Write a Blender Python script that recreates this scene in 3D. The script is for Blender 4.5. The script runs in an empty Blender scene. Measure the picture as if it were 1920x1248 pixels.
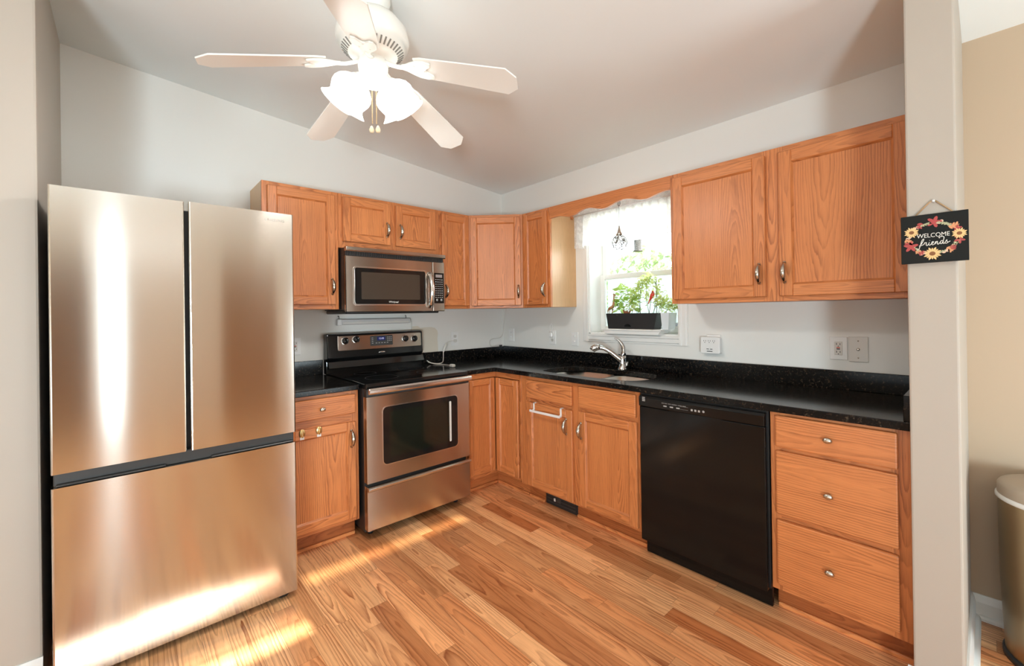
import bpy, bmesh, math, random
from mathutils import Vector, Matrix
random.seed(7)
R = math.radians
S = bpy.context.scene
COL = S.collection

# ------------------------------------------------------------------ camera
cam = bpy.data.objects.new('camera', bpy.data.cameras.new('camera'))
COL.objects.link(cam)
yaw, pitch, roll = 0.7336, 0.0022, -0.0143
fw = Vector((math.sin(yaw) * math.cos(pitch), math.cos(yaw) * math.cos(pitch), math.sin(pitch)))
rt = Vector((math.cos(yaw), -math.sin(yaw), 0))
up = rt.cross(fw)
cr, sr = math.cos(roll), math.sin(roll)
rt, up = cr * rt + sr * up, -sr * rt + cr * up
m3 = Matrix((rt, up, -fw)).transposed()
cam.matrix_world = Matrix.Translation((-2.7172, -3.1483, 1.3351)) @ m3.to_4x4()
cam.data.sensor_width = 36
cam.data.lens = 804.59 / 1920 * 36
cam.data.shift_y = (583.73 - 624) / 1920
cam.data.clip_start = 0.02
S.camera = cam

# ------------------------------------------------------------------ sky, sun, window daylight, added fill lamps, exposure
S.view_settings.view_transform = 'Standard'
S.view_settings.look = 'None'
S.view_settings.gamma = 1
S.view_settings.use_curve_mapping = False
S.view_settings.exposure = 0.34
S.cycles.use_denoising = True
S.cycles.max_bounces = 10
S.cycles.diffuse_bounces = 6
S.cycles.glossy_bounces = 5
S.cycles.transparent_max_bounces = 12
S.cycles.sample_clamp_indirect = 8
S.cycles.caustics_reflective = False
S.cycles.caustics_refractive = False
w = bpy.data.worlds.new('sky'); S.world = w; w.use_nodes = True
bg = w.node_tree.nodes['Background']
bg.inputs[0].default_value = (0.90, 0.96, 1.0, 1)
bg.inputs[1].default_value = 3.6


def lamp(name, kind, loc, energy, color=(1, 1, 1), aim=None, **kw):
    l = bpy.data.lights.new(name, kind); l.energy = energy; l.color = color
    for k, v in kw.items(): setattr(l, k, v)
    o = bpy.data.objects.new(name, l); COL.objects.link(o); o.location = loc
    if aim is not None: o.rotation_euler = Vector(aim).to_track_quat('-Z', 'Y').to_euler()
    return o


YR, XL = -5.2, -5.5          # rear wall and far left wall of the open dining side
lamp('sun', 'SUN', (0, 0, 8), 23, (1, 0.95, 0.84), aim=(0.0, 1, -0.5317), angle=R(0.5))
lamp('fill_rear_right', 'AREA', (-.55, YR + .01, 1.1), 48, (0.80, 0.97, 1.04), aim=(-.1, 1, .35), shape='RECTANGLE', size=0.8, size_y=1.9)  # added fill lamp behind the camera, brightens the back wall
lamp('fridge_streak_lamp', 'AREA', (-2.82, YR + .01, 1.2), 4.5, (0.74, 0.90, 1), aim=(0, 1, 0), shape='RECTANGLE', size=0.15, size_y=1.9)  # added lamp, mirrored as the bluish streak in the refrigerator door
lamp('fill_rear_left', 'AREA', (-4.45, YR + .01, .75), 165, (0.78, 0.96, 1.05), aim=(0.6, 1, .75), shape='RECTANGLE', size=0.8, size_y=0.8)  # added fill lamp, lifts the ceiling and casts the blade shadows
lamp('fill_side', 'AREA', (XL + .01, -3.0, 1.15), 50, (0.76, 0.96, 1.07), aim=(1, .1, .75), shape='RECTANGLE', size=2.4, size_y=1.7)  # added fill lamp, brightens the kitchen from the far left
lamp('daylight_sink_window', 'AREA', (0.27, -1.41, 1.62), 14, (0.90, 0.98, 1), aim=(-1, 0, -.12), shape='RECTANGLE', size=0.66, size_y=0.8)


# ------------------------------------------------------------------ materials
def mat(name):
    m = bpy.data.materials.new(name); m.use_nodes = True
    nt = m.node_tree
    return m, nt, nt.nodes['Principled BSDF']


def N(nt, t, **kw):
    n = nt.nodes.new(t)
    for k, v in kw.items(): setattr(n, k, v)
    return n


def lk(nt, a, b): nt.links.new(a, b)


def mth(nt, op, a, b=None, clamp=False):
    n = N(nt, 'ShaderNodeMath', operation=op); n.use_clamp = clamp
    for i, x in enumerate((a, b)):
        if x is None: continue
        if hasattr(x, 'links') or hasattr(x, 'is_linked'): lk(nt, x, n.inputs[i])
        else: n.inputs[i].default_value = x
    return n.outputs[0]


def mixc(nt, f, a, b, mode='MIX'):
    n = N(nt, 'ShaderNodeMix', data_type='RGBA', blend_type=mode)
    for s, x in ((0, f), (6, a), (7, b)):
        if hasattr(x, 'is_linked'): lk(nt, x, n.inputs[s])
        elif s == 0: n.inputs[0].default_value = x
        else: n.inputs[s].default_value = (*x, 1)
    return n.outputs[2]


def noise(nt, vec, scale=1, detail=2, rough=.5):
    n = N(nt, 'ShaderNodeTexNoise'); n.inputs['Scale'].default_value = scale
    n.inputs['Detail'].default_value = detail; n.inputs['Roughness'].default_value = rough
    if vec is not None: lk(nt, vec, n.inputs['Vector'])
    return n.outputs['Fac']


def simple(name, col, rough=.5, metal=0, bump=0, bscale=80, spec=.5, coat=0, var=0, vscale=3):
    m, nt, p = mat(name)
    p.inputs['Base Color'].default_value = (*col, 1)
    p.inputs['Roughness'].default_value = rough
    p.inputs['Metallic'].default_value = metal
    p.inputs['Specular IOR Level'].default_value = spec
    p.inputs['Coat Weight'].default_value = coat
    tc = N(nt, 'ShaderNodeTexCoord').outputs['Object']
    f = noise(nt, tc, vscale if not bump else bscale, 3)
    if bump:
        b = N(nt, 'ShaderNodeBump'); b.inputs['Strength'].default_value = bump; b.inputs['Distance'].default_value = .002
        lk(nt, f, b.inputs['Height']); lk(nt, b.outputs[0], p.inputs['Normal'])
    if var:
        f2 = noise(nt, tc, vscale, 3)
        lk(nt, mixc(nt, f2, tuple(c * (1 - var) for c in col), tuple(min(1, c * (1 + var)) for c in col)), p.inputs['Base Color'])
    return m


def oak(name, light, mid, dark, rough=.40, ring=.0075, coat=.08, contrast=.62, tonegain=.5, slope=.06, red=None):
    m, nt, p = mat(name)
    at = N(nt, 'ShaderNodeAttribute', attribute_name='grain')
    to = N(nt, 'ShaderNodeAttribute', attribute_name='tone')
    sp = N(nt, 'ShaderNodeSeparateXYZ'); lk(nt, at.outputs['Vector'], sp.inputs[0])
    u, v, s = sp.outputs

    def vec(a, b, c):
        n = N(nt, 'ShaderNodeCombineXYZ')
        lk(nt, mth(nt, 'MULTIPLY', u, a), n.inputs[0]); lk(nt, mth(nt, 'MULTIPLY', v, b), n.inputs[1]); lk(nt, mth(nt, 'MULTIPLY', s, c), n.inputs[2])
        return n.outputs[0]
    n1 = mth(nt, 'SUBTRACT', noise(nt, vec(7, 1.6, 7), 1, 2), .5)
    n2 = mth(nt, 'MULTIPLY', mth(nt, 'SUBTRACT', noise(nt, vec(40, 5, 3), 1, 3), .5), .016)
    vary = mth(nt, 'ADD', mth(nt, 'MULTIPLY', mth(nt, 'SUBTRACT', noise(nt, vec(22, 1.2, 9), 1, 2), .32, True), 2.2, True), .25)
    wn = N(nt, 'ShaderNodeTexWhiteNoise', noise_dimensions='1D'); lk(nt, s, wn.inputs['W'])
    h = mth(nt, 'ADD', mth(nt, 'MULTIPLY', v, slope), mth(nt, 'ADD', mth(nt, 'MULTIPLY', n1, .075), mth(nt, 'MULTIPLY', wn.outputs[0], .05)))
    r = mth(nt, 'SQRT', mth(nt, 'ADD', mth(nt, 'MULTIPLY', u, u), mth(nt, 'MULTIPLY', h, h)))
    fr = mth(nt, 'FRACT', mth(nt, 'DIVIDE', mth(nt, 'ADD', r, n2), ring))
    # late wood: slow rise, soft edge at the wrap
    band = mth(nt, 'MULTIPLY', mth(nt, 'POWER', fr, 1.8), mth(nt, 'MINIMUM', mth(nt, 'MULTIPLY', mth(nt, 'SUBTRACT', 1.0, fr), 9), 1))
    fib = noise(nt, vec(330, 7, 5), 1, 3, .6)
    pore = mth(nt, 'MULTIPLY', mth(nt, 'SUBTRACT', noise(nt, vec(750, 16, 2), 1, 1), .56, True), 3.0, True)
    blot = noise(nt, vec(9, 2.2, 11), 1, 2)
    c = mixc(nt, mth(nt, 'MULTIPLY', blot, .9), light, mid)
    if red: c = mixc(nt, mth(nt, 'MULTIPLY', mth(nt, 'SUBTRACT', wn.outputs[0], .45, True), 1.5, True), c, red)
    c = mixc(nt, mth(nt, 'MULTIPLY', mth(nt, 'MULTIPLY', band, vary), contrast), c, dark)
    c = mixc(nt, mth(nt, 'MULTIPLY', pore, mth(nt, 'ADD', mth(nt, 'MULTIPLY', band, .7), .18)), c, tuple(x * .55 for x in dark))
    g = N(nt, 'ShaderNodeCombineColor')
    k = mth(nt, 'ADD', mth(nt, 'MULTIPLY', fib, .34), .83)
    for i, tg in enumerate((1, 1.35, 1.6)):
        lk(nt, mth(nt, 'MULTIPLY', k, mth(nt, 'ADD', 1.0, mth(nt, 'MULTIPLY', to.outputs['Fac'], tonegain * tg))), g.inputs[i])
    c = mixc(nt, 1.0, c, g.outputs[0], 'MULTIPLY')
    lk(nt, c, p.inputs['Base Color'])
    p.inputs['Roughness'].default_value = rough
    p.inputs['Coat Weight'].default_value = coat; p.inputs['Coat Roughness'].default_value = .3
    b = N(nt, 'ShaderNodeBump'); b.inputs['Strength'].default_value = .12; b.inputs['Distance'].default_value = .001
    lk(nt, mth(nt, 'ADD', band, fib), b.inputs['Height']); lk(nt, b.outputs[0], p.inputs['Normal'])
    return m


def steel(name, col, rough=.26, aniso=.8, wavy=.0, axis=(0, 0, 1), fine=False, wx=4.0, wz=.12):
    m, nt, p = mat(name)
    p.inputs['Base Color'].default_value = (*col, 1); p.inputs['Metallic'].default_value = 1
    p.inputs['Roughness'].default_value = rough; p.inputs['Anisotropic'].default_value = aniso
    t = N(nt, 'ShaderNodeCombineXYZ')
    for i in range(3): t.inputs[i].default_value = axis[i]
    lk(nt, t.outputs[0], p.inputs['Tangent'])
    tc = N(nt, 'ShaderNodeTexCoord').outputs['Object']
    mp = N(nt, 'ShaderNodeMapping'); lk(nt, tc, mp.inputs[0])
    if wavy:
        mp.inputs['Scale'].default_value = (wx, wx, wz)
        b = N(nt, 'ShaderNodeBump'); b.inputs['Strength'].default_value = wavy; b.inputs['Distance'].default_value = .01
        lk(nt, noise(nt, mp.outputs[0], 1, 0), b.inputs['Height']); lk(nt, b.outputs[0], p.inputs['Normal'])
    if fine:
        m2 = N(nt, 'ShaderNodeMapping'); lk(nt, tc, m2.inputs[0]); m2.inputs['Scale'].default_value = (6, 6, 900) if axis[2] else (900, 900, 6)
        k = mth(nt, 'ADD', mth(nt, 'MULTIPLY', noise(nt, m2.outputs[0], 1, 2), .05), rough - .025)
        lk(nt, k, p.inputs['Roughness'])
    return m


def granite(name):
    m, nt, p = mat(name)
    tc = N(nt, 'ShaderNodeTexCoord').outputs['Object']
    v = N(nt, 'ShaderNodeTexVoronoi'); v.inputs['Scale'].default_value = 210; lk(nt, tc, v.inputs['Vector'])
    n1 = noise(nt, tc, 75, 4, .65)
    n2 = noise(nt, tc, 12, 3)
    spk = mth(nt, 'MULTIPLY', mth(nt, 'SUBTRACT', n1, .53, True), 7, True)
    cc = N(nt, 'ShaderNodeSeparateColor'); lk(nt, v.outputs['Color'], cc.inputs[0])
    spk = mth(nt, 'MULTIPLY', spk, mth(nt, 'GREATER_THAN', cc.outputs[0], .45))
    spk = mth(nt, 'MULTIPLY', spk, mth(nt, 'ADD', n2, .25))
    c = mixc(nt, cc.outputs[1], (.075, .042, .022), (.10, .078, .055))
    lk(nt, mixc(nt, spk, (.006, .006, .006), c), p.inputs['Base Color'])
    p.inputs['Roughness'].default_value = .13
    p.inputs['Specular IOR Level'].default_value = .22
    return m


def glassy(name, tint=(1, 1, 1), refl=.08, rough=.0):
    m, nt, p = mat(name); nt.nodes.remove(p)
    out = nt.nodes['Material Output']
    t = N(nt, 'ShaderNodeBsdfTransparent'); t.inputs[0].default_value = (*tint, 1)
    g = N(nt, 'ShaderNodeBsdfGlossy'); g.inputs['Roughness'].default_value = rough
    fr = N(nt, 'ShaderNodeFresnel'); fr.inputs[0].default_value = 1.45
    mx = N(nt, 'ShaderNodeMixShader'); lk(nt, mth(nt, 'MULTIPLY', fr.outputs[0], refl * 10), mx.inputs[0])
    lk(nt, t.outputs[0], mx.inputs[1]); lk(nt, g.outputs[0], mx.inputs[2]); lk(nt, mx.outputs[0], out.inputs[0])
    return m


def sheer(name, col, transp, pattern=0):
    m, nt, p = mat(name); nt.nodes.remove(p)
    out = nt.nodes['Material Output']
    t = N(nt, 'ShaderNodeBsdfTransparent'); d = N(nt, 'ShaderNodeBsdfDiffuse'); d.inputs[0].default_value = (*col, 1)
    tl = N(nt, 'ShaderNodeBsdfTranslucent'); tl.inputs[0].default_value = (*col, 1)
    a = N(nt, 'ShaderNodeMixShader'); a.inputs[0].default_value = .5
    lk(nt, d.outputs[0], a.inputs[1]); lk(nt, tl.outputs[0], a.inputs[2])
    mx = N(nt, 'ShaderNodeMixShader'); mx.inputs[0].default_value = 1 - transp
    if pattern:
        tc = N(nt, 'ShaderNodeTexCoord').outputs['Object']
        f = mth(nt, 'MULTIPLY', mth(nt, 'SUBTRACT', noise(nt, tc, 42, 3), .5, True), 3.2, True)
        lk(nt, mth(nt, 'ADD', f, 1 - transp, True), mx.inputs[0])
    lk(nt, t.outputs[0], mx.inputs[1]); lk(nt, a.outputs[0], mx.inputs[2]); lk(nt, mx.outputs[0], out.inputs[0])
    return m


def emit(name, col, strength):
    m, nt, p = mat(name)
    p.inputs['Base Color'].default_value = (.9, .9, .88, 1)
    p.inputs['Emission Color'].default_value = (*col, 1); p.inputs['Emission Strength'].default_value = strength
    return m


def leafm(name, a, b):
    m, nt, p = mat(name)
    oi = N(nt, 'ShaderNodeTexCoord').outputs['Object']
    c = mixc(nt, noise(nt, oi, 14, 2), a, b)
    lk(nt, c, p.inputs['Base Color']); p.inputs['Roughness'].default_value = .45
    out = nt.nodes['Material Output']
    tl = N(nt, 'ShaderNodeBsdfTranslucent'); lk(nt, c, tl.inputs[0])
    mx = N(nt, 'ShaderNodeMixShader'); mx.inputs[0].default_value = .65
    lk(nt, p.outputs[0], mx.inputs[1]); lk(nt, tl.outputs[0], mx.inputs[2]); lk(nt, mx.outputs[0], out.inputs[0])
    return m


WALL = simple('painted_wall_white', (.80, .785, .745), .55, bump=.05, bscale=260)
CEIL = simple('painted_ceiling', (.83, .86, .85), .7, bump=.05, bscale=200)
CREAM = simple('painted_wall_cream', (.46, .405, .345), .55, bump=.05, bscale=260)
TAN = simple('painted_wall_tan', (.53, .405, .285), .55, bump=.05, bscale=260)
TRIM = simple('white_trim_paint', (.82, .81, .78), .32)
PATCH = simple('bare_wall_patch', (.72, .65, .54), .8, bump=.2, bscale=120)
OAK = oak('oak_cabinet', (.67, .25, .082), (.58, .19, .057), (.23, .052, .011), contrast=.95, ring=.010)
FLOOR = oak('oak_floor', (.90, .52, .26), (.86, .40, .165), (.27, .062, .014), rough=.24, ring=.012, coat=.3, tonegain=.8, contrast=1.1, slope=.035, red=(.76, .26, .085))
OAKEND = oak('oak_veneer_side', (.70, .45, .24), (.64, .39, .19), (.50, .28, .12), contrast=.25, ring=.02)
SUBF = simple('dark_floor_gap', (.10, .035, .012), .8)
DARKIN = simple('dark_cabinet_gap', (.12, .045, .015), .8)
STEEL = steel('brushed_steel_fridge', (.68, .645, .59), .14, .97, wavy=.035)
STEELH = steel('brushed_steel_range', (.56, .50, .44), .22, .9, wavy=.05, wx=3)
STEELP = steel('polished_steel_edge', (.75, .73, .70), .16, 0, fine=False)
SINKST = steel('satin_sink_steel', (.66, .63, .58), .3, .4, axis=(0, 1, 0), fine=False)
CHROME = steel('chrome', (.58, .58, .58), .06, 0, fine=False)
NICKEL = steel('satin_nickel', (.55, .50, .43), .24, 0, fine=False)
BLACKG = simple('black_gloss_enamel', (.008, .008, .008), .09, spec=.5)
BLACKDW = simple('black_dishwasher_front', (.004, .004, .004), .12, spec=.3)
BLACKM = simple('black_plastic', (.016, .015, .015), .4)
GREYD = simple('dark_grey_plastic', (.035, .034, .033), .45)
GREYF = simple('charcoal_fridge_body', (.03, .03, .032), .5)
OVGLASS = simple('oven_window_glass', (.010, .012, .008), .08, spec=.5, var=.5, vscale=5)
MWGLASS = simple('microwave_mesh_glass', (.050, .036, .026), .2, spec=.4)
GRAN = granite('black_granite')
WHITEP = simple('white_plastic', (.82, .81, .79), .35)
OFFW = simple('off_white_plastic', (.70, .67, .62), .4)
FANW = simple('white_fan_enamel', (.86, .85, .80), .28)
LETW = simple('white_print', (.80, .78, .72), .5)
LETG = simple('grey_print', (.36, .345, .33), .45)
BRASS = simple('brass_bead_chain', (.80, .60, .28), .3, 1)
SHADE = emit('lit_frosted_glass', (1, .985, .94), 2.5)
BLUE = simple('blue_clock_display', (.02, .03, .16), .2)
GLASS = glassy('window_glass')
TINT = glassy('sun_slot_tint', (.55, .52, .46))
LACE = sheer('sheer_lace', (.93, .93, .92), .14, 1)
SCREEN = sheer('insect_screen_mesh', (.34, .40, .40), .42)
WIRE = simple('dark_wire', (.12, .11, .10), .4, .6)
PLASTG = simple('clear_cup_plastic', (.75, .80, .82), .2)
POT = simple('black_planter_plastic', (.018, .018, .019), .45)
SOIL = simple('potting_soil', (.05, .03, .02), .95, bump=.5, bscale=90)
LEAF1 = leafm('variegated_leaf', (.58, .70, .20), (.90, .92, .60))
LEAF2 = leafm('broad_green_leaf', (.32, .52, .10), (.62, .74, .25))
TREEL = leafm('tree_leaf', (.22, .32, .16), (.42, .50, .30))
STEM = simple('plant_stem', (.10, .13, .04), .6)
BARK = simple('bark', (.16, .11, .07), .9)
REDB = simple('bird_red', (.62, .06, .03), .5)
GIRAF = simple('giraffe_painted_wood', (.42, .19, .08), .5, var=.6, vscale=60)
TWINE = simple('jute_twine', (.46, .30, .16), .9)
BOARD = simple('chalk_black_board', (.012, .013, .012), .7, spec=.2)
SUNP = simple('sunflower_petal', (.84, .56, .25), .6)
SUNC = simple('sunflower_centre', (.24, .10, .04), .8)
REDL = simple('red_leaf_paint', (.42, .06, .055), .6)
ORGL = simple('orange_leaf_paint', (.70, .32, .15), .6)
SAGE = simple('sage_leaf_paint', (.45, .45, .27), .6)
PINKB = simple('pale_berry_paint', (.78, .52, .38), .6)
BIN = steel('bronze_steel_bin', (.50, .37, .22), .30, .6)
BINLID = simple('taupe_bin_lid', (.42, .34, .26), .4)
GRASS = simple('lawn', (.14, .22, .06), .9)
SIDING = simple('pale_siding', (.25, .34, .35), .7)


# ------------------------------------------------------------------ mesh builder
I4 = Matrix.Identity(4)


class MB:
    def __init__(s, M=I4):
        s.bm = bmesh.new(); s.M = M
        s.g = s.bm.loops.layers.float_vector.new('grain'); s.t = s.bm.loops.layers.float.new('tone')

    def add(s, tmp, grain=None, tone=None, smooth=False, M2=I4, mi=0):
        """merge a small bmesh in; grain = axis index 0/1/2 the wood fibres follow"""
        tone = random.uniform(-.10, .10) if tone is None else tone
        g = 2 if grain is None else grain
        seed = random.uniform(0, 40); vo = random.uniform(-.6, .6); sg = random.choice((-1, 1))
        tmp.normal_update()
        vs = list(tmp.verts)
        lo = [min(v.co[i] for v in vs) for i in range(3)]; hi = [max(v.co[i] for v in vs) for i in range(3)]
        ctr = [(a + b) / 2 for a, b in zip(lo, hi)]; ext = [b - a for a, b in zip(lo, hi)]
        others = [i for i in range(3) if i != g]
        uo = random.uniform(-.3, .3) * max(ext[i] for i in others)
        T = s.M @ M2
        vm = {v: s.bm.verts.new(T @ v.co) for v in vs}
        flip = T.to_3x3().determinant() < 0
        for f in tmp.faces:
            n = f.normal
            # across-grain direction within the face
            ax = min(others, key=lambda i: abs(n[i]))
            lv = list(f.verts)
            if flip: lv.reverse()
            try: nf = s.bm.faces.new([vm[v] for v in lv])
            except ValueError: continue
            nf.smooth = smooth; nf.material_index = mi
            for l, v in zip(nf.loops, lv):
                co = v.co
                l[s.g] = (co[ax] - ctr[ax] + uo, sg * (co[g] - ctr[g]) + vo, seed); l[s.t] = tone
        tmp.free()
        return s

    def box(s, x0, x1, y0, y1, z0, z1, bev=0, grain=None, tone=None, M2=I4, seg=1, mi=0):
        t = bmesh.new()
        x0, x1 = sorted((x0, x1)); y0, y1 = sorted((y0, y1)); z0, z1 = sorted((z0, z1))
        v = [t.verts.new((x, y, z)) for z in (z0, z1) for x, y in ((x0, y0), (x1, y0), (x1, y1), (x0, y1))]
        for f in ((3, 2, 1, 0), (4, 5, 6, 7), (0, 1, 5, 4), (1, 2, 6, 5), (2, 3, 7, 6), (3, 0, 4, 7)): t.faces.new([v[i] for i in f])
        if bev:
            bev = min(bev, .45 * min(x1 - x0, y1 - y0, z1 - z0))
            bmesh.ops.bevel(t, geom=list(t.edges), offset=bev, segments=seg, affect='EDGES', profile=.5)
        return s.add(t, grain, tone, M2=M2, mi=mi)

    def prism(s, poly, d0, d1, axis='z', grain=None, tone=None, M2=I4, bev=0, mi=0, hole=None, smooth=False):
        """extrude a 2-D outline; axis names the extrusion axis; poly coords are the other two axes in xyz order"""
        t = bmesh.new()

        def P(a, b, d): return {'z': (a, b, d), 'y': (a, d, b), 'x': (d, a, b)}[axis]
        loops = [poly] + ([hole] if hole else [])
        rings = [([t.verts.new(P(a, b, d0)) for a, b in lp], [t.verts.new(P(a, b, d1)) for a, b in lp]) for lp in loops]
        if hole:
            for k in (0, 1):
                ed = []
                for rg in rings:
                    q = rg[k]; ed += [t.edges.new((q[i], q[(i + 1) % len(q)])) for i in range(len(q))]
                bmesh.ops.triangle_fill(t, edges=ed, use_beauty=True)
        else:
            t.faces.new(rings[0][0]); t.faces.new(rings[0][1])
        for lo, hi in rings:
            for i in range(len(lo)):
                j = (i + 1) % len(lo); t.faces.new((lo[i], lo[j], hi[j], hi[i]))
        bmesh.ops.recalc_face_normals(t, faces=list(t.faces))
        if bev:
            bmesh.ops.bevel(t, geom=[e for e in t.edges if len(e.link_faces) == 2 and e.calc_face_angle(0) > .6], offset=bev, segments=2, affect='EDGES', profile=.5)
        return s.add(t, grain, tone, smooth=smooth, M2=M2, mi=mi)

    def lathe(s, prof, M2=I4, seg=32, smooth=True, mi=0, close=True):
        """profile of (radius, z) about local z"""
        t = bmesh.new(); rows = []
        for r, z in prof:
            if r < 1e-6: rows.append([t.verts.new((0, 0, z))])
            else: rows.append([t.verts.new((r * math.cos(2 * math.pi * k / seg), r * math.sin(2 * math.pi * k / seg), z)) for k in range(seg)])
        for a, b in zip(rows, rows[1:]):
            for k in range(seg):
                j = (k + 1) % seg
                q = [a[k % len(a)], a[j % len(a)], b[j % len(b)], b[k % len(b)]]
                u = []
                for x in q:
                    if x not in u: u.append(x)
                if len(u) > 2:
                    try: t.faces.new(u)
                    except ValueError: pass
        if close:
            for rw in (rows[0], rows[-1]):
                if len(rw) > 2: t.faces.new(rw)
        bmesh.ops.recalc_face_normals(t, faces=list(t.faces))
        return s.add(t, M2=M2, smooth=smooth, mi=mi)

    def tube(s, pts, rad, seg=10, M2=I4, squash=1.0, smooth=True, mi=0, flat=None):
        """swept tube; rad is a number or one per point"""
        pts = [Vector(p) for p in pts]; n = len(pts)
        rads = rad if isinstance(rad, (list, tuple)) else [rad] * n
        t = bmesh.new(); rows = []; ref = None
        for i, p in enumerate(pts):
            d = (pts[min(i + 1, n - 1)] - pts[max(i - 1, 0)]).normalized()
            if ref is None:
                ref = Vector(flat) if flat else (Vector((0, 0, 1)) if abs(d.z) < .9 else Vector((1, 0, 0)))
            a = (ref - d * ref.dot(d)).normalized(); b = d.cross(a); ref = a
            rows.append([t.verts.new(p + rads[i] * (math.cos(2 * math.pi * k / seg) * a * squash + math.sin(2 * math.pi * k / seg) * b)) for k in range(seg)])
        for a, b in zip(rows, rows[1:]):
            for k in range(seg):
                j = (k + 1) % seg; t.faces.new((a[k], a[j], b[j], b[k]))
        t.faces.new(rows[0]); t.faces.new(rows[-1])
        bmesh.ops.recalc_face_normals(t, faces=list(t.faces))
        return s.add(t, M2=M2, smooth=smooth, mi=mi)

    def ball(s, c, r, sc=(1, 1, 1), M2=I4, seg=16, mi=0):
        t = bmesh.new(); bmesh.ops.create_uvsphere(t, u_segments=seg, v_segments=max(6, seg // 2), radius=r)
        for v in t.verts: v.co = Vector((v.co.x * sc[0] + c[0], v.co.y * sc[1] + c[1], v.co.z * sc[2] + c[2]))
        return s.add(t, M2=M2, smooth=True, mi=mi)

    def quad(s, pts, smooth=False, mi=0):
        t = bmesh.new(); t.faces.new([t.verts.new(p) for p in pts]); return s.add(t, smooth=smooth, mi=mi)

    def build(s, name, m, parent=None):
        me = bpy.data.meshes.new(name); s.bm.normal_update()
        if parent is not None:
            o0 = parent['_at'] if '_at' in parent else (0, 0, 0)
            bmesh.ops.translate(s.bm, verts=list(s.bm.verts), vec=(-o0[0], -o0[1], -o0[2]))
        s.bm.to_mesh(me); s.bm.free()
        for k in (m if isinstance(m, (list, tuple)) else (m,)): me.materials.append(k)
        o = bpy.data.objects.new(name, me); COL.objects.link(o)
        if parent is not None:
            o.parent = parent; o['_at'] = tuple(parent['_at']) if '_at' in parent else (0, 0, 0)
        return o


def tag(o, label, cat, group=None):
    o['label'] = label; o['category'] = cat
    if group: o['group'] = group
    return o


def thing(name, label, cat, loc=(0, 0, 0), group=None):
    o = bpy.data.objects.new(name, None); COL.objects.link(o); o.empty_display_size = .1
    o.location = loc; o['_at'] = tuple(loc)
    return tag(o, label, cat, group)


def struct(o): o['kind'] = 'structure'; return o


def text(body, name, m, parent, M, x, z, size, d=.0006, align='CENTER', shear=0, space=1, ext=.0002, sx=1):
    """raised print on a face: local x along the face, local z up, facing local -y"""
    c = bpy.data.curves.new(name, 'FONT'); c.body = body; c.size = size; c.align_x = align; c.align_y = 'CENTER'
    c.extrude = ext; c.shear = shear; c.space_character = space; c.materials.append(m); c.resolution_u = 3
    f = bpy.data.objects.new(name, c); COL.objects.link(f)
    bpy.context.view_layer.update()
    me = bpy.data.meshes.new_from_object(f.evaluated_get(bpy.context.evaluated_depsgraph_get())); me.name = name
    bpy.data.objects.remove(f)
    o = bpy.data.objects.new(name, me); COL.objects.link(o)
    o0 = Vector(parent['_at']) if '_at' in parent else Vector()
    o.parent = parent
    o.matrix_local = Matrix.Translation(-o0) @ M @ Matrix.Translation((x, -d, z)) @ Matrix.Rotation(R(90), 4, 'X') @ Matrix.Scale(sx, 4, (1, 0, 0))
    o['_at'] = tuple(o0)
    return o


def rrect(x0, x1, z0, z1, r, n=6):
    pts = []
    for cx, cz, a0 in ((x1 - r, z1 - r, 0), (x0 + r, z1 - r, 90), (x0 + r, z0 + r, 180), (x1 - r, z0 + r, 270)):
        for k in range(n + 1):
            a = R(a0 + 90 * k / n); pts.append((cx + r * math.cos(a), cz + r * math.sin(a)))
    return pts


def smoothpath(pts, n=8):
    """Catmull-Rom through points"""
    P = [Vector(p) for p in pts]; P = [2 * P[0] - P[1]] + P + [2 * P[-1] - P[-2]]; out = []
    for i in range(1, len(P) - 2):
        for k in range(n):
            t = k / n; a, b, c, d = P[i - 1:i + 3]
            out.append(.5 * ((2 * b) + (c - a) * t + (2 * a - 5 * b + 4 * c - d) * t * t + (3 * b - a - 3 * c + d) * t ** 3))
    out.append(P[-2]); return out


def faceA(y): return Matrix.Translation((0, y, 0))                       # local x = world x, -y towards the room
def faceB(x): return Matrix.Translation((x, 0, 0)) @ Matrix.Rotation(R(-90), 4, 'Z')   # local x = -world y


def czl(x): return 2.476 - .0885 * x


# ------------------------------------------------------------------ room shell
b = MB()
W = .0838
x = .02
while x > XL - .1:
    y = .05 - random.uniform(0, .9)
    y0 = .05
    while y0 > YR - .05:
        L = random.choice((random.uniform(.3, .6), random.uniform(.5, 1.3), random.uniform(.6, 1.5)))
        y1 = max(y0 - L, YR - .1)
        tn = random.choice((random.uniform(-.12, .22), random.uniform(-.1, .25), random.uniform(-.1, .2), random.uniform(-.42, -.12)))
        t = bmesh.new()
        t.faces.new([t.verts.new(p) for p in ((x - W + .0009, y1 + .0007, 0), (x, y1 + .0007, 0), (x, y0, 0), (x - W + .0009, y0, 0))])
        b.add(t, grain=1, tone=tn)
        y0 = y1
        if y0 <= YR - .05: break
    x -= W
b.quad([(XL - .2, YR - .1, -.004), (.1, YR - .1, -.004), (.1, .1, -.004), (XL - .2, .1, -.004)], mi=1)
struct(b.build('floor', [FLOOR, SUBF]))

b = MB()
b.prism([(XL - .2, czl(XL - .2)), (.2, czl(.2)), (.2, czl(.2) + .06), (XL - .2, czl(XL - .2) + .06)], YR - .2, .2, 'y')
struct(b.build('ceiling', CEIL))

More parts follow.
